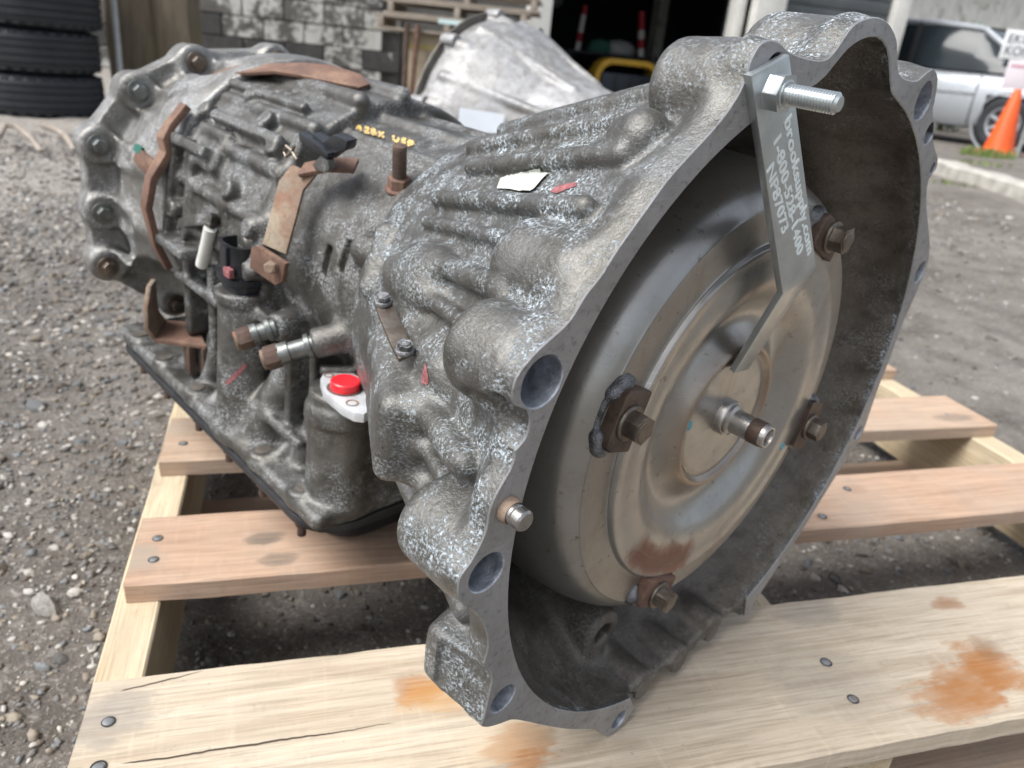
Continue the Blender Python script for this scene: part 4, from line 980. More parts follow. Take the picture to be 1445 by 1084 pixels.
for s_, p0, p1, sz in (('brooksupply.com', (1106, 172), (1139, 360), .0078), ('1-800-528-1400', (1090, 196), (1124, 358), .0078), ('NP87073', (1081, 240), (1103, 330), .0078)):
    a, c = onz(*p0, ts), onz(*p1, ts); d = (c - a); L = d.length; d.normalize()
    yv = Vector((-d.y, d.x, 0)); m = Matrix(((d.x, yv.x, 0, a.x), (d.y, yv.y, 0, a.y), (0, 0, 1, ts + .0001), (0, 0, 0, 1)))
    cu = bpy.data.curves.new('t', 'FONT'); cu.body = s_; cu.size = 1.0; cu.space_character = 1.06; o = bpy.data.objects.new('t', cu); COL.objects.link(o); bpy.context.view_layer.update(); wdt = o.dimensions.x; bpy.data.objects.remove(o)
    text_mesh(s_, 1.0, .02, 'engraved_lettering', strap_o, M['engraved'], m @ Matrix.Diagonal((L / wdt, sz, .012, 1)), 1.06, 0.0, .022)
nc = Vector((-.0840, .1780, 0)); zt = .0035
hexbolt('hex_nut', (nc.x, nc.y, zt), (0, 0, 1), .0130, .0066, [M['zinc']], TR, wash=None, phase=.35)
b = MB(); thr = [(0, zt)]
zz = zt + .005
r0, r1 = .0041, .0034
thr = [(0, zz), (r1, zz)]
while zz < .0305:
    thr += [(r0, zz + .0005), (r0, zz + .0007), (r1, zz + .0012)]; zz += .00125
thr += [(r1 - .0006, zz + .0010), (0, zz + .0011)]
b.lathe(thr, 28, Matrix.Translation((nc.x, nc.y, 0))); b.build('threaded_stud', [M['zinc']], TR, smooth='auto', angle=12)

# --- dowel pin on the flange
p = onz(716, 718, 0)
b = MB(); m = frame((p.x, p.y, 0), (0, 0, 1)); b.lathe([(0, .0105), (.0038, .0105), (.0046, .0096), (.0046, .0060), (.0042, .0056), (.0046, .0052), (.0047, 0), (.0048, .0002), (.0047, -.002), (0, -.002)], 32, m)
b.build('dowel_pin', [M['steel']], TR, angle=30)
b = MB(); b.lathe([(.0048, .0001), (.0049, .0038), (.0052, .0030), (.0058, .0007), (.0059, .0001)], 32, m); b.build('dowel_rust_ring', [M['rust_tan']], TR)

# --- red capped port on its tower
corn = [(452, 534), (456, 527), (470, 523), (500, 527), (514, 536), (534, 562), (532, 574), (514, 584), (500, 582), (484, 574), (457, 552)]
yp = -.0475
poly = [ony(x, y, yp) for x, y in corn]; b = MB(); n = len(poly)
vs = [(p.x, yp, p.z) for p in poly] + [(p.x * 1.0, yp - .007, p.z) for p in poly]
b.add(vs, [tuple(range(n)), tuple(range(n, 2 * n))[::-1]] + [(k, (k + 1) % n, n + (k + 1) % n, n + k) for k in range(n)])
port = b.build('port_flange', [M['port']], TR, bevel=.001)
pc = ony(487, 548, yp)
b = MB(); m = frame((pc.x, yp, pc.z), (0, 1, 0)); b.lathe([(0, .0062), (.0090, .0062), (.0099, .0054), (.0100, .0003), (.0, .0003)], 32, m); b.build('red_cap', [M['red']], TR, angle=40)
b = MB(); b.lathe([(.0100, .0004), (.0122, .0004)], 32, m); b.build('port_rim', [M['cast_dark']], port)
for px, py, r in ((497, 569, .0035), (464, 530, .0028)):
    q = ony(px, py, yp); b = MB(); m = frame((q.x, yp, q.z), (0, 1, 0)); b.lathe([(0, -.0008), (r * .7, -.0004), (r, .0004), (r * 1.25, .0004)], 16, m); b.build('port_bolt_hole', [M['rust_tan']], port)

# --- cooler line fittings
def fitting(p, q, af):
    p, q = Vector(p), Vector(q); d = (q - p).normalized(); b = MB(); m = frame(p, d); L = (q - p).length
    b.lathe([(0, 0), (.0068, 0), (.0068, .003), (.0086, .0035), (.0086, .0065), (.0064, .007), (.0064, L * .7), (.0078, L * .7 + .0005), (.0078, L), (0, L)], 28, m)
    f = b.build('cooler_fitting', [M['dull_zinc']], TR)
    m2 = frame(q, d); af *= .78; r = af / math.sqrt(3); b = MB(); b.prism([(r * math.cos(math.pi / 3 * k + .3), r * math.sin(math.pi / 3 * k + .3)) for k in range(6)], -.001, .0095, m2)
    b.build('hex_nut', [M['rust_nut']], f, bevel=.0012)
    b = MB(); b.lathe([(.0068, .0094), (.0073, .0112), (.0056, .0118), (.0040, .0108), (0, .008)], 24, m2); b.build('tube_seat', [M['rust_tan']], f)
fitting((-.124, -.0285, -.261), (-.1455, -.0370, -.2715), .0195)
fitting((-.132, -.031, -.3025), (-.1475, -.0365, -.3075), .0185)

# --- electrical connector
cb = Vector((-.124, -.024, -.367))
def ovalring(y, rx, rz): return [(cb.x + rx * math.copysign(abs(math.cos(t)) ** .7, math.cos(t)), y, cb.z + rz * math.copysign(abs(math.sin(t)) ** .7, math.sin(t))) for t in [2 * math.pi * k / 32 for k in range(32)]]
b = MB(); lev = [(-.026, .014, .017), (-.018, .0145, .018), (-.0165, .0175, .0205), (-.012, .0175, .0205), (-.0115, .0145, .0175), (.010, .0150, .0180), (.0125, .0158, .0190), (.0125, .0130, .0160), (-.004, .0125, .0155)]
vs = []; [vs.extend(ovalring(y, rx, rz)) for y, rx, rz in lev]; L = len(lev)
b.add(vs, [(i * 32 + k, i * 32 + (k + 1) % 32, (i + 1) * 32 + (k + 1) % 32, (i + 1) * 32 + k) for i in range(L - 1) for k in range(32)] + [tuple((L - 1) * 32 + k for k in range(32))])
con = b.build('electrical_connector', [M['plastic']], TR)
b = MB(); b.box((cb.x - .0165, -.0065, cb.z + .010), (.004, .007, .010)); b.build('red_clip', [M['red_mark']], con, bevel=.0006)
b = MB(); b.box((cb.x - .0155, .003, cb.z + .004), (.003, .016, .006)); b.box((cb.x, .003, cb.z + .0185), (.008, .016, .003)); b.build('latch', [M['plastic']], con, bevel=.0006)

# --- rusty strap bracket and its foot
path = [onx(430, 240, -.106), onx(412, 262, -.112), onx(402, 300, -.121), onx(388, 352, -.129)]
b = MB(); b.strip(path, (path[0] - path[-1]).cross(Vector((-1, -.2, .45))), .0195, .003); brk = b.build('bracket', [M['rust_tan']], TR, bevel=.0007)
b = MB(); q = [onx(354, 350, -.137), onx(362, 347, -.137), onx(402, 372, -.131), onx(398, 398, -.131), onx(388, 403, -.132), onx(352, 378, -.137)]
nn = (q[2] - q[0]).cross(q[-1] - q[0]).normalized(); vs = [tuple(v) for v in q] + [tuple(v - nn * .004 * (1 if nn.x < 0 else -1)) for v in q]; n = len(q)
b.add(vs, [tuple(range(n)), tuple(range(n, 2 * n))[::-1]] + [(k, (k + 1) % n, n + (k + 1) % n, n + k) for k in range(n)]); b.build('bracket_foot', [M['rust']], brk, bevel=.0008)
q0 = onx(383, 377, -.136); hexbolt('bracket_bolt', q0, (-.8, 0, .55), .008, .003, [M['rust_tan']], brk)
b = MB(); t0 = path[0]; b.strip([t0 + Vector((0, -.001, -.004)), t0 + Vector((.012, .006, .012)), t0 + Vector((.024, .008, .026))], (0.2, .1, -.2), .016, .003); b.build('bracket_tab', [M['rust']], brk, bevel=.0006)

# --- white sleeve, wire loop, black clip
b = MB(); b.tube([onx(297, 322, -.132), onx(292, 345, -.132), onx(285, 374, -.132)], .0050, 16); b.build('white_sleeve', [M['white_tube']], TR)
b = MB(); b.strip([onx(256, 316, -.126), onx(280, 311, -.131), onx(300, 309, -.132), onx(302, 316, -.132)], (.2, 1, .1), .010, .007); b.build('shift_lever_arm', [M['cast_case']], TR, bevel=.002)
b = MB(); b.tube([onx(302, 169, -.090), onx(314, 173, -.092), onx(327, 180, -.094)], .0046, 12); b.build('white_sleeve', [M['white_tube']], TR)
b = MB(); b.tube([onx(328, 181, -.094), onx(337, 186, -.093)], .0062, 12); b.build('sleeve_boot', [M['plastic']], TR)
ww = [onx(420 - 1, 225, -.108), onx(412, 213, -.109), onx(404, 206, -.109), onx(401, 214, -.109), onx(404, 221, -.109), onx(411, 216, -.109), onx(416, 206, -.109)]
b = MB(); b.tube(ww, .0011, 6); b.build('wire_loop', [M['bolt']], TR)
def slab(name, pts, x, th, mat, parent=TR, nrm=None):
    q = [onx(*p, x) for p in pts]; b = MB(); n = len(q); dv = Vector(nrm or (1, .1, -.3)).normalized() * th
    b.add([tuple(v) for v in q] + [tuple(v + dv) for v in q], [tuple(range(n)), tuple(range(n, 2 * n))[::-1]] + [(k, (k + 1) % n, n + (k + 1) % n, n + k) for k in range(n)])
    return b.build(name, [mat], parent, bevel=.0008)
clip = slab('plastic_clip', [(421, 187), (440, 199), (452, 208), (462, 217), (462, 224), (446, 217), (430, 207), (422, 199)], -.109, .010, M['plastic'])
slab('clip_lobe', [(440, 188), (456, 200), (470, 190), (478, 193), (490, 199), (487, 212), (474, 217), (462, 226), (447, 213)], -.104, .010, M['plastic'], clip)
slab('clip_lobe', [(452, 219), (463, 226), (464, 240), (458, 244), (444, 240), (441, 232)], -.106, .006, M['cast_case'], clip)

# --- threaded stud on the barrel
pb0, pb1 = onx(563, 268, -.071), onx(564, 219, -.076)
d = (pb1 - pb0).normalized(); b = MB(); m = frame(pb0, d); b.lathe([(0, .006), (.0050, .006)] + [q for k in range(14) for q in ((.0048, .0085 + k * .0016), (.0045, .0093 + k * .0016))] + [(.0042, .0312), (0, .0316)], 20, m); st = b.build('barrel_stud', [M['rust_dark']], TR, angle=25)
hexbolt('stud_hex', pb0, d, .0135, .007, [M['rust']], st, wash=.0095)

# --- link plate at the seam
def on_bell(px, py, lift):
    o, d = lray(px, py); d.normalize(); hit = BVL.ray_cast(o, d)[0]
    return (hit if hit is not None else o + d * .6) - d * lift
BVL = BVHTree.FromPolygons([tuple(v.co) for v in bell.data.vertices], [tuple(p.vertices) for p in bell.data.polygons])
p0, p1 = on_bell(541, 431, .016), on_bell(571, 499, .010)
print('link', p0, p1)
axl = (p1 - p0).normalized(); vw = (TI @ CAMP - p0).normalized(); wv = axl.cross(vw).normalized() * .85 + vw * .53; b = MB(); b.strip([p0 - axl * .003, p0.lerp(p1, .12), p0.lerp(p1, .85), p1 + axl * .003], wv, [.009, .0105, .0105, .009], .0024); lk = b.build('link_plate', [M['bolt']], TR, bevel=.0006)
for p in (p0, p1):
    nn = (p1 - p0).cross(wv).normalized(); nn = nn if nn.dot(vw) > 0 else -nn
    hexbolt('link_bolt', p + nn * .0012, nn, .0062, .003, [M['weld']], lk, wash=.0048)

# --- rusty shift bracket over the pan
yb = -.104
cr = [ony(x, y, yb) for x, y in ((217, 478), (232, 452), (276, 454), (291, 488))]
b = MB(); vs = [tuple(v) for v in cr] + [(v.x, v.y - .004, v.z) for v in cr]
b.add(vs, [(0, 1, 2, 3), (7, 6, 5, 4)] + [(k, (k + 1) % 4, 4 + (k + 1) % 4, 4 + k) for k in range(4)]); sb = b.build('shift_bracket', [M['rust']], TR, bevel=.0008)
mid = (cr[0] + cr[1]) / 2; wd = (cr[1] - cr[0]); tp = mid + Vector((-.004, .045, .0))
b = MB(); b.strip([mid, mid + Vector((-.006, .010, 0)), mid + Vector((-.006, .028, 0)), tp], wd, [wd.length, wd.length, wd.length * .85, wd.length * .45], .004); b.build('bracket_arm', [M['rust_tan']], sb, bevel=.0012)
for t in (.3, .85):
    e = cr[0].lerp(cr[3], .45 + t * .5); b = MB(); b.box((e.x + .004, e.y - .017, e.z - .002), (.006, .028, .012)); b.build('bracket_leg', [M['rust_dark']], sb, bevel=.0008)

# --- rusty bars on the adapter edge and on top of the case
bar = [(-.108, .088), (-.122, .072), (-.129, .062), (-.1275, .051), (-.141, .030), (-.1465, .006), (-.140, -.028), (-.130, -.050)]
b = MB(); zs = [-.500, -.500, -.498, -.497, -.497, -.497, -.498, -.500]
b.strip([Vector((x * 1.0, y, z)) for (x, y), z in zip(bar, zs)], (0, 0, 1), [.012, .012, .015, .015, .013, .013, .010, .008], .006); rb = b.build('rust_bar', [M['rust']], TR, bevel=.001)
b = MB(); q = Vector((-.1365, .036, -.505)); b.strip([q, q + Vector((-.003, .004, -.012)), q + Vector((-.003, .008, -.024))], (.3, 1, 0.2), .014, .004); b.build('bar_tab', [M['rust']], rb, bevel=.0008)
b = MB(); q = Vector((-.1385, .047, -.520)); b.strip([q, q + Vector((-.001, .001, -.012))], (.3, 1, .2), .006, .003); b.build('green_tag', [M['green']], rb)
tp = [(-.058, .113, -.535), (-.050, .119, -.50), (-.040, .127, -.455), (-.030, .1285, -.43), (-.018, .127, -.40), (-.012, .124, -.385)]
b = MB(); b.strip([Vector(v) for v in tp], (1, .35, .12), [.026, .030, .026, .030, .024, .010], .003); tb_ = b.build('top_bracket', [M['rust']], TR, bevel=.0006)
b = MB(); b.box((-.066, .104, -.515), (.010, .010, .03), Matrix.Rotation(.5, 3, 'Z')); b.build('rubber_pad', [M['plastic']], tb_, bevel=.001)

# --- marks that sit on the castings: torn label, paint strokes
def bvh_of(o):
    me = o.data; v = [tuple(p.co) for p in me.vertices]; return BVHTree.FromPolygons(v, [tuple(p.vertices) for p in me.polygons])
BV = {'bell': bvh_of(bell), 'case': bvh_of(case)}
def decal(name, poly, which, mat, lift=.0004, th=.0004, res=7):
    """a thin patch laid on the casting where the outline falls"""
    from mathutils.geometry import tessellate_polygon
    bm = bmesh.new(); vs = [bm.verts.new((x, y, 0)) for x, y in poly]; f = bm.faces.new(vs)
    bmesh.ops.triangulate(bm, faces=bm.faces)
    for _ in range(res):
        le = [e for e in bm.edges if e.calc_length() > 4]
        if not le: break
        bmesh.ops.subdivide_edges(bm, edges=le, cuts=1); bmesh.ops.triangulate(bm, faces=bm.faces)
    for v in bm.verts:
        o, d = lray(v.co.x, v.co.y); hit, nn, _, _ = BV[which].ray_cast(o, d.normalized())
        if hit is None: hit = o + d * .5; nn = -d
        if nn.dot(d) > 0: nn = -nn
        v.co = hit + nn * lift
    me = bpy.data.meshes.new(name); bm.to_mesh(me); bm.free()
    return link(name, me, bell if which == 'bell' else case, mat, True)
decal('torn_label', [(703, 268), (708, 254), (716, 250), (738, 243), (752, 238), (764, 236), (766, 242), (779, 243), (768, 254), (756, 268), (748, 273), (735, 272), (722, 269)], 'bell', M['sticker'], .0012)
decal('red_stroke', [(777, 271), (785, 264), (800, 260), (815, 258), (814, 263), (800, 268), (786, 274)], 'bell', M['red_mark'])
decal('red_stroke', [(595, 540), (597, 525), (601, 513), (604, 525), (606, 538), (603, 544)], 'bell', M['red_mark'])
decal('red_stroke', [(318, 540), (330, 528), (346, 512), (349, 516), (336, 531), (322, 543)], 'case', M['red_mark'])
# yellow marker writing on the barrel
ymesh = []
for cx, ch in zip(np.linspace(507, 580, 8), 'A2BX USP'):
    if ch == ' ': continue
    cy = 181 + (cx - 507) * .31; k = {'A': 0, '2': 1, 'B': 2, 'X': 3, 'U': 4, 'S': 5, 'P': 6}[ch]
    strokes = {'A': [[(-4, 5), (-1, -5), (3, 6)], [(-3, 2), (2, 2)]], '2': [[(-3, -3), (1, -5), (3, -1), (-3, 5), (4, 5)]], 'B': [[(-3, 5), (-3, -5), (2, -4), (0, 0), (4, 3), (-3, 5)]], 'X': [[(-4, -4), (4, 5)], [(4, -5), (-4, 5)]], 'U': [[(-4, -5), (-3, 4), (2, 5), (4, -4)]], 'S': [[(4, -4), (-2, -4), (-1, 0), (3, 2), (-3, 5)]], 'P': [[(-3, 6), (-3, -4), (3, -4), (3, 1), (-3, 1)]]}[ch]
    for st_ in strokes:
        for (x0, y0), (x1, y1) in zip(st_[:-1], st_[1:]):
            a, c = Vector((cx + x0 * 1.0, cy + y0 * .8 + x0 * .25)), Vector((cx + x1 * 1.0, cy + y1 * .8 + x1 * .25)); t = (c - a); t = t.normalized() if t.length else Vector((1, 0)); nn = Vector((-t.y, t.x)) * 1.9
            ymesh.append([a + nn, a - nn, c - nn, c + nn])
bm = bmesh.new()
for qd in ymesh:
    vv = []
    for p in qd:
        o, d = lray(p.x, p.y); hit, nn, _, _ = BV['case'].ray_cast(o, d.normalized())
        if hit is None: break
        if nn.dot(d) > 0: nn = -nn
        vv.append(bm.verts.new(hit + nn * .0007))
    if len(vv) == 4: bm.faces.new(vv)
me = bpy.data.meshes.new('yellow_marking'); bm.to_mesh(me); bm.free(); link('yellow_marking', me, case, M['yellow_mark'])

# ------------------------------------------------------------------ tyres stacked flat at the left
M['tyre'] = plain('tyre_rubber', (.020, .023, .028), .62, 0, .35, 9, .3)
def tyre_mesh():
    R_, w_, n = .33, .205, 72
    prof = [(.20, -.085), (.235, -.102), (.29, -.100), (.312, -.088), (.3245, -.075)]
    tread = []
    for zc in (-.052, -.018, .018, .052): tread += [(.3285, zc - .014), (.3290, zc - .0045), (.3285 - .0075, zc - .004), (.3285 - .0075, zc + .004), (.3290, zc + .0045)]
    prof += tread + [(.3245, .075), (.312, .088), (.29, .100), (.235, .102), (.20, .085), (.205, .04), (.205, -.04)]
    b = MB(); b.lathe(prof, n, close=True)
    for k in range(36):                                                   # shoulder lugs
        for s_ in (-1, 1):
            a = 2 * math.pi * k / 36; b.box((.3195 * math.cos(a), .3195 * math.sin(a), .082 * s_), (.012, .030, .012), Matrix.Rotation(a, 3, 'Z'))
    return b.mesh('tyre_casing')
tm = tyre_mesh(); tc0 = at(50, 110, 3.95); tg = 'tyres in the stack at the left'
tl = ['bottom black tyre of the stack, sunk in pale gravel', 'second black tyre from the ground in the stack', 'third black tyre from the ground in the stack', 'fourth black tyre from the ground, cut by the top of the photo']
z = GZ + .095
tread_o = None
for i in range(5):
    t = empty('tyre', Matrix.Translation((tc0.x + random.uniform(-.018, .018), tc0.y + random.uniform(-.015, .015), z)) @ Matrix.Rotation(random.random() * 6, 4, 'Z'), tl[i] if i < 4 else 'topmost black tyre of the stack, above the top edge of the photo', 'tyre', tg)
    if tread_o is None:
        tread_o = link('tread', tm, t, M['tyre'], 'auto', 30)
        b = MB(); b.lathe([(.199, -.075), (.207, -.06), (.199, -.045)], 48); b.lathe([(.199, .075), (.207, .06), (.199, .045)], 48); bead = b.build('bead', [M['tyre']], t)
    else:
        for s_ in (tread_o, bead): c = s_.copy(); COL.objects.link(c); c.parent = t
    z += .2065
# ------------------------------------------------------------------ timber posts and a leaning grey pole
M['mossy'] = None
def mossy():
    b = NB('mossy_timber'); g = b.noise(3.2, 5, .6, vec=b.map((9, 9, 1.2)), dist=.5); f = b.noise(9, 6, .65, vec=b.map((6, 6, .6))); m = b.noise(2.6, 5, .65)
    c = b.mix(b.ramp(g, [(.35, 0), (.7, 1)]), (.20, .165, .12), (.12, .10, .075)); c = b.mix(b.math('MULTIPLY', b.ramp(m, [(.46, 0), (.66, 1)]), .75), c, (.17, .165, .045))
    c = b.mix(b.math('MULTIPLY', b.ramp(f, [(.6, 0), (.75, 1)]), .5), c, (.33, .28, .22))
    return b.set(c, .9, 0, b.bump(f, .7, .01), .2)
M['mossy'] = mossy()
pA, pB, pC = at(163, 60, 4.35), at(226, 60, 4.35), at(277, 60, 4.35)
rot = math.atan2((pC - pA).y, (pC - pA).x)
def timber(p0, p1, dp, label, lean):
    b = MB(); wv_ = (Vector((p1.x, p1.y, 0)) - Vector((p0.x, p0.y, 0))).length - .006
    L = 12; vs = []; r = random.Random(int(p0.x * 1000))
    for i in range(L + 1):
        z_ = 1.7 * i / L
        for x, y in ((-wv_ / 2, -.1), (wv_ / 2, -.1), (wv_ / 2, .1), (-wv_ / 2, .1)): vs.append((x + r.gauss(0, .004), y + r.gauss(0, .004), z_))
    b.add(vs, [(i * 4 + k, i * 4 + (k + 1) % 4, i * 4 + 4 + (k + 1) % 4, i * 4 + 4 + k) for i in range(L) for k in range(4)] + [(3, 2, 1, 0), tuple(L * 4 + k for k in range(4))])
    o = b.build('timber_post', [M['mossy']], None, bevel=.008); c = (p0 + p1) / 2
    o.matrix_world = Matrix.Translation((c.x, c.y + dp, GZ - .02)) @ Matrix.Rotation(rot, 4, 'Z') @ Matrix.Rotation(lean, 4, 'Y'); return tag(o, label, 'post', 'old mossy timber posts')
timber(pA, pB, .0, 'wide mossy timber post beside the tyre stack', .0)
timber(pB, pC, .03, 'darker narrow mossy timber post beside the block wall', .0)
b = MB(); q0, q1 = at(169, 100, 4.1), at(157, -40, 4.1); d = (q1 - q0); q0 = q0 - d * ((q0.z - GZ) / d.z); q1 = q0 + d * 2.6; b.cyl(q0, q1, .017, n=14); b.cyl(q1, q1 + d.normalized() * .01, .019, n=14)
tag(b.build('grey_pole', [plain('galvanised_pipe', (.42, .43, .42), .5, .4, .15, 20)], None), 'thin grey pipe leaning between the tyres and the mossy post', 'pipe')
# dry sticks on the gravel by the tyres
M['stick'] = plain('dry_stick', (.30, .26, .22), .85, 0, .25, 40, .4)
def stick(pts, r, label):
    P = [at_z(x, y, GZ + .02) + Vector((0, 0, dz)) for x, y, dz in pts]; b = MB(); b.tube(P, [r * (1 - .4 * i / len(P)) for i in range(len(P))], 8); tag(b.build('stick', [M['stick']], None), label, 'stick', 'dry sticks by the tyres')
stick([(0, 205, .03), (10, 200, .06), (25, 201, .06), (45, 206, .03), (58, 214, .0)], .013, 'long bent grey stick in front of the bottom tyre')
stick([(64, 200, .06), (80, 202, .05), (94, 206, .04), (106, 212, .0)], .014, 'short grey stick lying right of the bottom tyre')
# ------------------------------------------------------------------ cardboard box, stack of old pallets, rusty parts by the block wall
M['card'] = plain('weathered_cardboard', (.42, .35, .25), .9, 0, .25, 5)
M['greywood'] = wood('grey_pallet_wood', (.36, .315, .26), (.24, .20, .16), [], [], .3)
BD = 6.2
def bpt(px, py): return at(px, py, BD)
c0, c1 = bpt(582, 120), bpt(700, 120); vx = Vector((c1.x - c0.x, c1.y - c0.y, 0)); bw = vx.length; ang = math.atan2(vx.y, vx.x)
ztop = bpt(640, 52).z
bx = empty('cardboard_box', Matrix.Translation(((c0.x + c1.x) / 2, (c0.y + c1.y) / 2 + .3, GZ)) @ Matrix.Rotation(ang, 4, 'Z'), 'big weathered tan cardboard box under a stack of old pallets', 'box')
hb = ztop - GZ
b = MB(); b.box((0, 0, hb / 2), (bw, .6, hb - .004)); b.build('carton', [M['card']], bx, bevel=.01)
b = MB(); b.box((0, -.304, hb - .10), (bw * .96, .006, .03)); b.build('tape', [plain('yellowed_tape', (.42, .34, .12), .4, 0, .1, 10)], bx)
b = MB(); b.box((-bw * .22, -.303, hb * .45), (.012, .004, hb * .8)); b.build('fold_seam', [M['greywood']], bx)
pg = 'old pallets stacked on the cardboard box'
zz = ztop
for i, (lb) in enumerate(('lower grey pallet on the cardboard box, a pale blue label on its edge', 'upper grey pallet of the stack on the cardboard box', 'topmost grey pallet of the stack, above the edge of the photo')):
    pr = empty('old_pallet', Matrix.Translation(((c0.x + c1.x) / 2 + .08 * i, (c0.y + c1.y) / 2 + .3, zz)) @ Matrix.Rotation(ang - .02 * i, 4, 'Z'), lb, 'pallet', pg)
    for xx in (-.52, 0, .52):
        b = MB(); b.box((xx, 0, .055), (.045, .74, .07)); b.build('stringer', [M['greywood']], pr, bevel=.002)
    for k in range(5):
        b = MB(); b.box((random.uniform(-.012, .012), -.32 + k * .16, .100), (1.15, .10, .018)); b.build('deck_board', [M['greywood']], pr, bevel=.002)
    for k in (-.32, 0, .32):
        b = MB(); b.box((0, k, .010), (1.15, .10, .018)); b.build('bottom_board', [M['greywood']], pr, bevel=.002)
    if i == 0:
        b = MB(); b.box((.06, -.373, .098), (.26, .004, .034)); b.build('label_sheet', [plain('pale_blue_paper', (.55, .70, .70), .6, 0, .05, 10)], pr)
    zz += .112
# rusty bar stock to the left of the box
rg = 'rusty pipes beside the cardboard box'
for k, (px, lb) in enumerate(((572, 'dark rusty pipe nearest the block wall'), (580, 'orange rusty pipe between the dark pipe and the box'))):
    q = at(px, 100, 6.05); b = MB(); b.lathe([(.016, 0), (.022, 0), (.022, .66), (.016, .66), (.016, .02)], 16, Matrix.Translation((q.x, q.y, GZ - .01)) @ Matrix.Rotation(.06 * k, 4, 'Y')); tag(b.build('rusty_pipe', [M['rust'] if k else M['rust_dark']], None), lb, 'pipe', rg)
# ------------------------------------------------------------------ second transmission with its bell housing seen from behind, on the far end of the pallet
def copy_tree(o, parent=None):
    c = o.copy(); COL.objects.link(c); c.parent = parent
    if parent is not None: c.matrix_parent_inverse = o.matrix_parent_inverse.copy()
    for ch in list(o.children): copy_tree(ch, c)
    return c
D2 = 1.50; R2 = .225
c2 = at(700, 192, D2); fwd = Vector((CW.x, CW.y, 0)).normalized(); rgt = Vector((fwd.y, -fwd.x, 0))
ax2 = (rgt * .80 - fwd * .60).normalized()
c2.z = R2 + .004
yv = ax2.cross(Vector((0, 0, 1))).normalized()
T2 = Matrix(((yv.x, 0, ax2.x, c2.x), (yv.y, 0, ax2.y, c2.y), (yv.z, 1, ax2.z, c2.z), (0, 0, 0, 1)))
t2 = empty('transmission', T2, 'second clean pale transmission with a white label, standing behind the first', 'transmission')
G = Grid((-.25, -.22, -.02), (.25, .25, .52), .0042)
G.rev([(-.012, R2 - .012), (.012, R2 - .012), (.05, R2 - .018), (.10, R2 - .045), (.16, R2 - .082), (.22, R2 - .105), (.30, .098), (.50, .09)], k=0)
for k in range(11):
    a = 2 * math.pi * k / 11 + .3; G.cap(((R2 - .012) * math.cos(a), (R2 - .012) * math.sin(a), -.008), ((R2 - .02) * math.cos(a), (R2 - .02) * math.sin(a), .03), .014, .012, .008)
    G.cap(((R2 - .014) * math.cos(a + .25), (R2 - .014) * math.sin(a + .25), .02), (.122 * math.cos(a + .25), .122 * math.sin(a + .25), .21), .008, .007, .006)
G.cap((.02, .175, .06), (.02, .13, .14), .012, .010, .012); G.cyl((.085, .10, .10), (.10, .118, .10), .012, k=.006)
G.rev([(-.02, R2 - .03), (.02, R2 - .03), (.10, R2 - .06), (.2, .09)], k=0, mode='s')
link('bell_housing', G.mesh('bell_housing'), t2, M['cast_bright'], True); del G
b = MB(); b.lathe([(R2 - .030, -.0165), (R2 + .001, -.0165), (R2 + .001, -.012), (R2 - .030, -.012)], 64, close=True); b.build('flange_face', [M['cast_dark']], t2)
for k in range(11):
    a = 2 * math.pi * k / 11 + .3; b = MB(); b.cyl(((R2 - .006) * math.cos(a), (R2 - .006) * math.sin(a), -.020), ((R2 - .006) * math.cos(a), (R2 - .006) * math.sin(a), .012), .0125, n=18); b.build('bolt_boss', [M['cast_bright']], t2, bevel=.003)
b = MB(); b.lathe([(0, .0), (.10, 0), (.13, -.002), (.135, .03), (.10, .09), (0, .1)], 48); b.build('torque_converter', [M['converter']], t2)
b = MB(); b.box((0, -.06, .40), (.19, .16, .20)); b.build('pan_box', [M['cast_bright']], t2, bevel=.02, seg=3)
i2 = T2.inverted()
lab = [(650, 153), (713, 162), (708, 190), (646, 184)]
def hit2(px, py):
    o, d = i2 @ CAMP, i2.to_3x3() @ ray(px, py); s = np.linspace(.8, 2.6, 4000)
    P = np.array(o)[None] + s[:, None] * np.array(d)[None]; r = np.hypot(P[:, 0], P[:, 1]); Rr = np.interp(P[:, 2], [-.012, .012, .05, .10, .16, .22, .30, .5], [R2 - .012, R2 - .012, R2 - .018, R2 - .045, R2 - .082, R2 - .105, .098, .09])
    ok = (r < Rr + .010) & (P[:, 2] > -.012) & (P[:, 2] < .5); return Vector(P[np.argmax(ok)]) if ok.any() else None
hp_ = [hit2(*p) for p in lab]
if all(hp_):
    b = MB(); n_ = (hp_[1] - hp_[0]).cross(hp_[3] - hp_[0]).normalized(); n_ = n_ if n_.dot(i2 @ CAMP - hp_[0]) > 0 else -n_
    b.add([v + n_ * .006 for v in hp_] + [v + n_ * .005 for v in hp_], [(0, 1, 2, 3), (7, 6, 5, 4), (0, 1, 5, 4), (1, 2, 6, 5), (2, 3, 7, 6), (3, 0, 4, 7)]); b.build('white_label', [M['white_label']], t2, smooth=None)
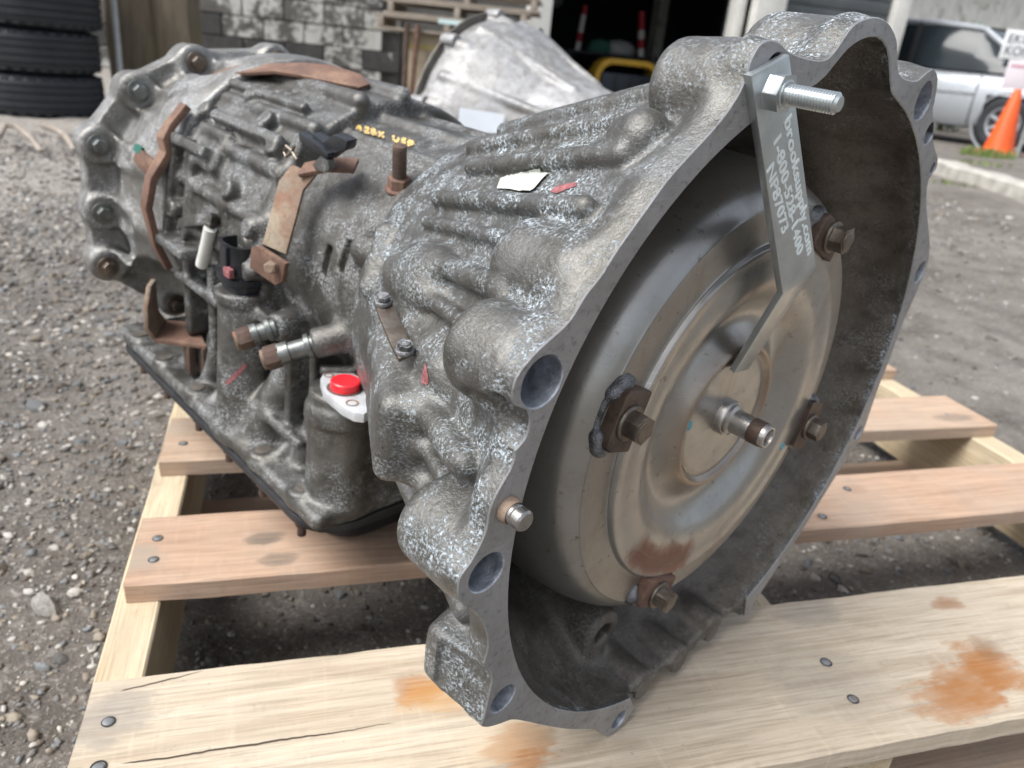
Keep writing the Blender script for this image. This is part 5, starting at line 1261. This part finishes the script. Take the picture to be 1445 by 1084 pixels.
# ------------------------------------------------------------------ in the garage doorway
M['yellow'] = plain('yellow_paint', (.62, .36, .03), .45, 0, .12, 8)
YD = FY + 1.5
def gp(px, py): return at_y(px, py, YD)
h0, h1 = gp(836, 120), gp(921, 125); ht = gp(880, 88).z
hw_ = (h1.x - h0.x) / 2; hx = (h0.x + h1.x) / 2; ft = GZ + .012
yh = empty('hoop_frame', Matrix.Translation((hx, YD, ft)), 'yellow hoop shaped machine frame standing in the dark garage doorway', 'machine')
b = MB(); pts = [(-hw_, 0, 0), (-hw_, 0, ht - ft - .22)] + [(-hw_ + .22 - .22 * math.cos(t), 0, ht - ft - .22 + .22 * math.sin(t)) for t in np.linspace(.2, 1.57, 6)] + [(hw_ - .22 + .22 * math.sin(t), 0, ht - ft - .22 + .22 * math.cos(t)) for t in np.linspace(0, 1.4, 6)] + [(hw_, 0, ht - ft - .22), (hw_, 0, 0)]
b.strip([Vector(p) for p in pts], (0, 1, 0), .30, .075); b.build('hoop', [M['yellow']], yh, bevel=.01)
b = MB(); b.box((0, .05, (ht - ft) * .38), (hw_ * 1.7, .4, (ht - ft) * .7)); b.build('engine_box', [plain('dark_blue_grey', (.035, .045, .06), .5, .2, .3, 5)], yh, bevel=.02)
for k in (-.4, .05, .4):
    b = MB(); b.box((hw_ * k, -.16, (ht - ft) * .4), (.05, .02, (ht - ft) * .6)); b.build('grille_bar', [M['plastic']], yh, bevel=.004)
# black work bench behind, with what stands on it
BY = FY + 2.9
def bp_(px, py): return at_y(px, py, BY)
bz = bp_(860, 76).z; x0, x1 = bp_(790, 70).x, bp_(1010, 70).x
wb = empty('work_bench', Matrix.Translation(((x0 + x1) / 2, BY, ft)), 'long black work bench inside the dark garage', 'bench')
b = MB(); b.box((0, 0, bz - ft - .02), (x1 - x0, .7, .04)); b.build('bench_top', [M['black']], wb, bevel=.004)
for sx_ in (-1, 1):
    for sy in (-1, 1): b = MB(); b.box((sx_ * ((x1 - x0) / 2 - .06), sy * .29, (bz - ft - .042) / 2), (.08, .08, bz - ft - .042)); b.build('leg', [M['black']], wb, bevel=.004)
M['pole_red'] = plain('red_band', (.40, .02, .03), .5, 0, .1, 20); M['pole_white'] = plain('white_band', (.62, .60, .58), .5, 0, .1, 20)
for (xt, yt, xb, yb_, wpx, lb) in ((826, 8, 815, 68, .038, 'thin red and white banded pole at the left of the garage doorway'), (906, 16, 905, 76, .052, 'thick red and white banded pole at the right of the garage doorway')):
    q0, q1 = bp_(xb, yb_), bp_(xt, yt); q0.z = bz + .001; d = q1 - q0; p_ = empty('banded_pole', Matrix.Translation(q0), lb, 'pole', 'banded poles on the bench')
    for k in range(5):
        b = MB(); b.cyl(d * (k / 5), d * ((k + 1) / 5 - .004), wpx * (1 if k else 1.05), n=16); b.build('band', [M['pole_white'] if k in (0, 2, 3 if wpx < .05 else 2) else M['pole_red']], p_, bevel=.003)
q = bp_(862, 76); q.z = bz
jg = empty('padded_roll', Matrix.Translation(q), 'rounded pale grey and green bundle on the black bench', 'bundle')
b = MB(); b.lathe([(0, 0), (.24, 0), (.27, .05), (.24, .13), (.14, .19), (0, .21)], 32, Matrix.Translation((.12, 0, 0)) @ Matrix.Diagonal((1.0, .8, 1, 1))); b.build('grey_half', [plain('pale_grey_cloth', (.34, .34, .33), .8, 0, .2, 12)], jg)
b = MB(); b.lathe([(0, 0), (.19, 0), (.21, .06), (.16, .16), (0, .2)], 28, Matrix.Translation((-.20, -.02, 0)) @ Matrix.Diagonal((1.0, .8, 1, 1))); b.build('green_half', [plain('dark_green_cloth', (.03, .12, .08), .8, 0, .2, 12)], jg)
q = bp_(872, 16)
ck_ = empty('wall_lamp', Matrix.Translation((q.x, FY + 5.99, at_y(872, 12, FY + 5.98).z)), 'small round grey fixture on the dark back wall of the garage', 'fixture')
b = MB(); b.lathe([(0, 0), (.12, 0), (.12, .05), (.09, .08), (0, .09)], 24, Matrix.Rotation(math.pi / 2, 4, 'X')); b.build('disc', [plain('grey_enamel', (.42, .42, .42), .5, 0, .1, 10)], ck_)
# ------------------------------------------------------------------ silver car, cone, signs, hedge, grass at the right
cg = at_z(1402, 211, GZ)
vd = Vector((cg.x, cg.y, 0)).normalized(); rr_ = Vector((vd.y, -vd.x, 0)); cf = (rr_ * .955 - vd * .30).normalized(); cl = Vector((-cf.y, cf.x, 0))
HW = .86
CT = Matrix(((cf.x, cl.x, 0, cg.x + cl.x * HW), (cf.y, cl.y, 0, cg.y + cl.y * HW), (0, 0, 1, GZ), (0, 0, 0, 1)))
car = empty('parked_car', CT, 'silver parked car with dark side windows behind the orange cone', 'car')
M['silver'] = plain('silver_car_paint', (.40, .43, .46), .32, .35, .05, 3)
M['glass'] = plain('dark_car_glass', (.02, .027, .032), .06, 0, .1, 2); M['glass'].node_tree.nodes['Principled BSDF'].inputs['Specular IOR Level'].default_value = .25
M['trim'] = plain('black_car_trim', (.02, .02, .022), .5, 0, .2, 10)
st_ = [(-3.75, .70, .38, .78, .0), (-3.6, .80, .28, .88, .0), (-3.0, .85, .22, .93, .0), (-2.0, .86, .20, .92, 0), (-1.0, .86, .20, .90, 0), (-.1, .86, .20, .89, 0), (.3, .85, .22, .86, 0), (.7, .80, .26, .76, 0), (.92, .66, .32, .62, 0)]
def ring_body(x, hw, z0, z1):
    o = []
    pr = [(.55, 0), (.93, .04), (.985, .16), (1.0, .42), (.995, .62), (.965, .80), (.90, .95), (.80, 1.0), (.4, 1.015), (0, 1.02)]
    P = [(x, -hw * a, z0 + (z1 - z0) * t) for a, t in pr]; return P + [(x, hw * a, z0 + (z1 - z0) * t) for a, t in pr[-2::-1]]
def fine(S_, n=4):
    o = []
    for i in range(len(S_) - 1):
        for k in range(n): t = k / n; o.append(tuple(S_[i][j] * (1 - t) + S_[i + 1][j] * t for j in range(5)))
    return o + [S_[-1]]
SS = fine(st_, 5); vs = []; [vs.extend(ring_body(s_[0], s_[1], s_[2], s_[3])) for s_ in SS]; m = 19
fs = []
for i in range(len(SS) - 1):
    for k in range(m - 1):
        xm = (SS[i][0] + SS[i + 1][0]) / 2; zc = (vs[i * m + k][2] + vs[i * m + k + 1][2]) / 2; yc = abs(vs[i * m + k][1])
        if any((xm - wx) ** 2 + (zc - .31) ** 2 < .365 ** 2 for wx in (0, -2.75)) and yc > .6: continue   # wheel arches
        fs.append((i * m + k, i * m + k + 1, (i + 1) * m + k + 1, (i + 1) * m + k))
fs += [tuple(range(m))[::-1], tuple((len(SS) - 1) * m + k for k in range(m))]
b = MB(); b.add(vs, fs); b.build('body', [M['silver']], car, angle=40)
def arch(wx, s_):
    b = MB(); b.lathe([(.352, -.03), (.368, -.025), (.372, 0), (.368, .008), (.352, .008)], 36, Matrix.Translation((wx, s_ * HW * .985, .31)) @ Matrix.Rotation(math.pi / 2, 4, 'X')); b.build('wheel_arch', [M['silver']], car)
    b = MB(); b.cyl((wx, s_ * HW * .95, .33), (wx, s_ * .40, .33), .372, n=32); b.build('arch_liner', [M['trim']], car)
for wx in (0, -2.75):
    for s_ in (-1, 1): arch(wx, s_)
gl = [(-3.55, .60, .91, .93), (-3.2, .66, .91, 1.33), (-2.6, .68, .91, 1.43), (-1.2, .69, .89, 1.45), (-.62, .67, .885, 1.40), (-.25, .66, .885, 1.16), (.12, .62, .87, .90)]
def gring(x, rw, z0, z1):
    bw_ = .80; P = [(-bw_, z0), (-bw_ + .03, z0 + (z1 - z0) * .3), (-rw - .015, z0 + (z1 - z0) * .78), (-rw * .93, z0 + (z1 - z0) * .95), (-rw * .7, z1), (0, z1 + .02)]
    return [(x, y, z_) for y, z_ in P] + [(x, -y, z_) for y, z_ in P[-2::-1]]
vs = []; [vs.extend(gring(*g)) for g in gl]; m = 11
b = MB(); b.add(vs, [(i * m + k, i * m + k + 1, (i + 1) * m + k + 1, (i + 1) * m + k) for i in range(len(gl) - 1) for k in range(m - 1)] + [tuple(range(m))[::-1], tuple((len(gl) - 1) * m + k for k in range(m))]); b.build('glasshouse', [M['glass']], car, angle=25)
def gpt(i, k): return Vector(gl and gring(*gl[i])[k])
b = MB()
for k in (3, 7): b.tube([gpt(i, k) + Vector((0, 0, .012)) for i in range(1, 5)], .04, 10)
b.tube([gpt(4, 3) + Vector((0, 0, .01)), gpt(5, 3), gpt(6, 2) + Vector((.03, -.01, .0)), gpt(6, 1) + Vector((.10, 0, -.05))], .038, 10); b.tube([gpt(4, 7) + Vector((0, 0, .01)), gpt(5, 7), gpt(6, 8) + Vector((.03, .01, 0))], .038, 10)
b.build('roof_rail_frame', [M['silver']], car)
b = MB(); rr2 = []
for i in range(1, 5): rr2 += [gpt(i, k) + Vector((0, 0, .018)) for k in range(3, 8)]
b.add([tuple(v) for v in rr2], [(i * 5 + k, i * 5 + k + 1, i * 5 + 6 + k, i * 5 + 5 + k) for i in range(3) for k in range(4)]); b.build('roof', [M['silver']], car)
for xx, w_ in ((-1.35, .06), (-2.45, .09)):
    for s_ in (-1, 1):
        b = MB(); b.strip([Vector((xx, s_ * .815, .88)), Vector((xx - .02, s_ * .795, 1.05)), Vector((xx - .05, s_ * .71, 1.35)), Vector((xx - .06, s_ * .66, 1.42))], (1, 0, 0), w_, .02); b.build('pillar', [M['trim'] if w_ < .08 else M['silver']], car)
for s_ in (-1, 1):
    b = MB(); b.strip([Vector((x, s_ * .866, .63)) for x in (-2.35, -1.6, -.9, -.42)], (0, 0, 1), .035, .014); b.build('door_moulding', [M['silver']], car, bevel=.004)
    for xx in (-.42, -1.38): b = MB(); b.strip([Vector((xx, s_ * .8615, .24)), Vector((xx, s_ * .866, .5)), Vector((xx, s_ * .852, .72)), Vector((xx, s_ * .815, .85))], (1, 0, 0), .012, .006); b.build('door_gap', [M['trim']], car)
    b = MB(); b.box((-1.22, s_ * .862, .74), (.16, .03, .028)); b.build('door_handle', [M['silver']], car, bevel=.008)
wheel_parts = None
for wx in (0, -2.75):
    for s_ in (-1, 1):
        we = empty('wheel', None); we.parent = car; we.location = (wx, s_ * .77, .31); we.rotation_euler = (s_ * math.pi / 2 * -1, 0, 0)
        if wheel_parts is None:
            b = MB(); b.lathe([(.20, -.08), (.27, -.095), (.30, -.085), (.31, -.06), (.31, .06), (.30, .085), (.27, .095), (.20, .08)], 40, close=True); w1 = b.build('tyre', [M['tyre']], we)
            b = MB(); b.lathe([(.0, .055), (.05, .06), (.06, .045), (.165, .03), (.185, .075), (.205, .08), (.205, -.06), (0, -.06)], 32); w2 = b.build('rim', [M['silver']], we)
            b = MB()
            for k in range(7): a = 2 * math.pi * k / 7; b.box((.115 * math.cos(a), .115 * math.sin(a), .052), (.13, .038, .03), Matrix.Rotation(a, 3, 'Z'))
            w3 = b.build('spokes', [M['silver']], we, bevel=.004); wheel_parts = [w1, w2, w3]
        else:
            for w_ in wheel_parts: c = w_.copy(); COL.objects.link(c); c.parent = we
b = MB(); b.box((.80, -.45, .66), (.20, .34, .14)); b.build('headlight', [M['glass']], car, bevel=.04, seg=3); b = MB(); b.box((.80, .45, .66), (.20, .34, .14)); b.build('headlight', [M['glass']], car, bevel=.04, seg=3)
# cone
kc = at_z(1407, 216, GZ); kc = kc - Vector((kc.x, kc.y, 0)).normalized() * .12
cn = empty('traffic_cone', Matrix.Translation((kc.x, kc.y, GZ)) @ Matrix.Rotation(.35, 4, 'Z'), 'plain bright orange traffic cone standing in front of the car wheel', 'traffic cone')
M['orange'] = plain('orange_plastic', (.80, .115, .02), .5, 0, .06, 8)
b = MB(); b.lathe([(.165, .03), (.160, .045), (.032, .735), (.024, .745), (.018, .738), (.018, .70)], 36); b.build('cone_body', [M['orange']], cn)
b = MB(); b.box((0, 0, .015), (.38, .38, .03)); b.build('base', [M['orange']], cn, bevel=.012, seg=2)
# white notice boards on a post
sp = at(1452, 66, 8.0); sr = math.atan2((rgt * 1).y, (rgt * 1).x) - .05
sg = empty('notice_board', Matrix.Translation((sp.x, sp.y, GZ)) @ Matrix.Rotation(sr, 4, 'Z'), 'white notice board with dark grey lettering at the right edge above the cone', 'sign')
b = MB(); b.cyl((.27, .03, -.05), (.27, .03, 1.35), .022); b.build('post', [plain('grey_sign_post', (.35, .36, .36), .5, .4, .1, 10)], sg)
z1 = at(1452, 45, 8.0).z - GZ; z0 = at(1452, 86, 8.0).z - GZ; zl = at(1452, 128, 8.0).z - GZ
b = MB(); b.box((.04, 0, (z0 + z1) / 2), (.62, .012, z1 - z0)); ub = b.build('upper_board', [plain('white_sign', (.74, .76, .77), .5, 0, .04, 6)], sg, bevel=.006)
b = MB(); b.box((.10, -.002, (z0 + zl) / 2), (.50, .012, z0 - zl - .01)); lb_ = b.build('lower_board', [plain('pinkish_white_sign', (.74, .68, .72), .5, 0, .04, 6)], sg, bevel=.006)
b = MB(); b.box((.10, -.0095, zl + (z0 - zl) * .80), (.44, .002, .03)); b.build('red_band', [plain('faded_red_band', (.62, .36, .41), .5, 0, .1, 10)], sg)
M['ink'] = plain('dark_grey_print', (.10, .10, .13), .5, 0, .1, 10); M['pink_ink'] = plain('faded_red_print', (.62, .30, .36), .5, 0, .1, 10)
for s_, z_, par, mt, hh in (('EKOIM', z0 + (z1 - z0) * .56, ub, M['ink'], .125), ('KOMIM', z0 + (z1 - z0) * .14, ub, M['ink'], .125)):
    text_mesh(s_, hh, .001, 'lettering', par, mt, Matrix.Translation((-.24 if par is ub else -.13, -.009, z_)) @ Matrix.Rotation(math.pi / 2, 4, 'X'), 1.0)
# foliage helper: many small leaf faces
def leaves(n, center, rad, size, seed, up=.3):
    r = np.random.default_rng(seed); P = r.normal(0, 1, (n, 3)); P /= np.linalg.norm(P, axis=1)[:, None]; P *= (r.random((n, 1)) ** .45); P = P * np.array(rad) * (1 + .18 * np.sin(P[:, :1] * 7 + P[:, 1:2] * 9)) + np.array(center)
    d1 = r.normal(0, 1, (n, 3)); d1 /= np.linalg.norm(d1, axis=1)[:, None]; d2 = np.cross(d1, r.normal(0, 1, (n, 3))); d2 /= np.linalg.norm(d2, axis=1)[:, None]; s_ = size * r.uniform(.6, 1.3, (n, 1))
    V = np.stack([P - d1 * s_, P + d2 * s_ * .45, P + d1 * s_, P - d2 * s_ * .45], 1).reshape(-1, 3); b = MB(); b.v = V.tolist(); b.f = [(4 * i, 4 * i + 1, 4 * i + 2, 4 * i + 3) for i in range(n)]; b.m = r.integers(0, 2, n).tolist(); return b
M['leaf'] = plain('dark_leaf', (.035, .075, .028), .6, 0, .4, 2); M['leaf2'] = plain('mid_leaf', (.06, .11, .04), .6, 0, .3, 2)
hq = at(1368, 50, 13.0)
hd = empty('hedge', Matrix.Translation((hq.x, hq.y, GZ)), 'dark green bush showing above the roof of the silver car', 'bush')
hz = hq.z - GZ
def fast(b, name, mats, parent):
    me = bpy.data.meshes.new(name); me.from_pydata(b.v, [], b.f); me.polygons.foreach_set('material_index', b.m); return link(name, me, parent, mats)
fast(leaves(5000, (0, 0, hz * .55), (.62, .4, hz * .52), .05, 3), 'crown', [M['leaf'], M['leaf2']], hd)
b = MB(); b.cyl((0, 0, -.03), (0, 0, hz * .5), .04, .02, n=8); b.build('stem', [M['mossy']], hd)
def grass(center, rad, n, hgt, seed):
    r = random.Random(seed); b = MB()
    for i in range(n):
        a = r.uniform(0, 6.28); q = rad * math.sqrt(r.random()); x, y = center[0] + q * math.cos(a), center[1] + q * math.sin(a) * .6; z_ = float(gz(x, y)) - .005; t = r.uniform(0, 6.28); l_ = hgt * r.uniform(.5, 1.1); wv_ = Vector((math.cos(t), math.sin(t), 0)) * .006; ln = Vector((math.cos(t + 1.3), math.sin(t + 1.3), 0)) * l_ * r.uniform(.1, .6); p = Vector((x, y, z_))
        b.v += [tuple(p - wv_), tuple(p + wv_), tuple(p + ln * .4 + Vector((0, 0, l_ * .6)) + wv_ * .6), tuple(p + ln * .4 + Vector((0, 0, l_ * .6)) - wv_ * .6), tuple(p + ln + Vector((0, 0, l_)))]; k = len(b.v) - 5; b.f += [(k, k + 1, k + 2, k + 3), (k + 3, k + 2, k + 4)]; b.m += [i % 2] * 2
    return b
gA, gB_ = at_z(1392, 221, GZ), at_z(1350, 285, GZ)
g_ = grass(gA, .34, 420, .11, 1)
for (px, py, rd_, n_, hh, sd_) in ((1385, 232, .3, 90, .05, 3), (1340, 262, .2, 50, .035, 2)):
    e = grass(at_z(px, py, GZ), rd_, n_, hh, sd_); k = len(g_.v); g_.v += e.v; g_.f += [tuple(i + k for i in f) for f in e.f]; g_.m += e.m
tag(fast(g_, 'grass', [plain('grass_blade', (.085, .16, .03), .6, 0, .3, 3), plain('dry_grass', (.19, .20, .07), .7, 0, .3, 3)], None), kind='stuff')

print('script', round(time.time() - T0, 1))
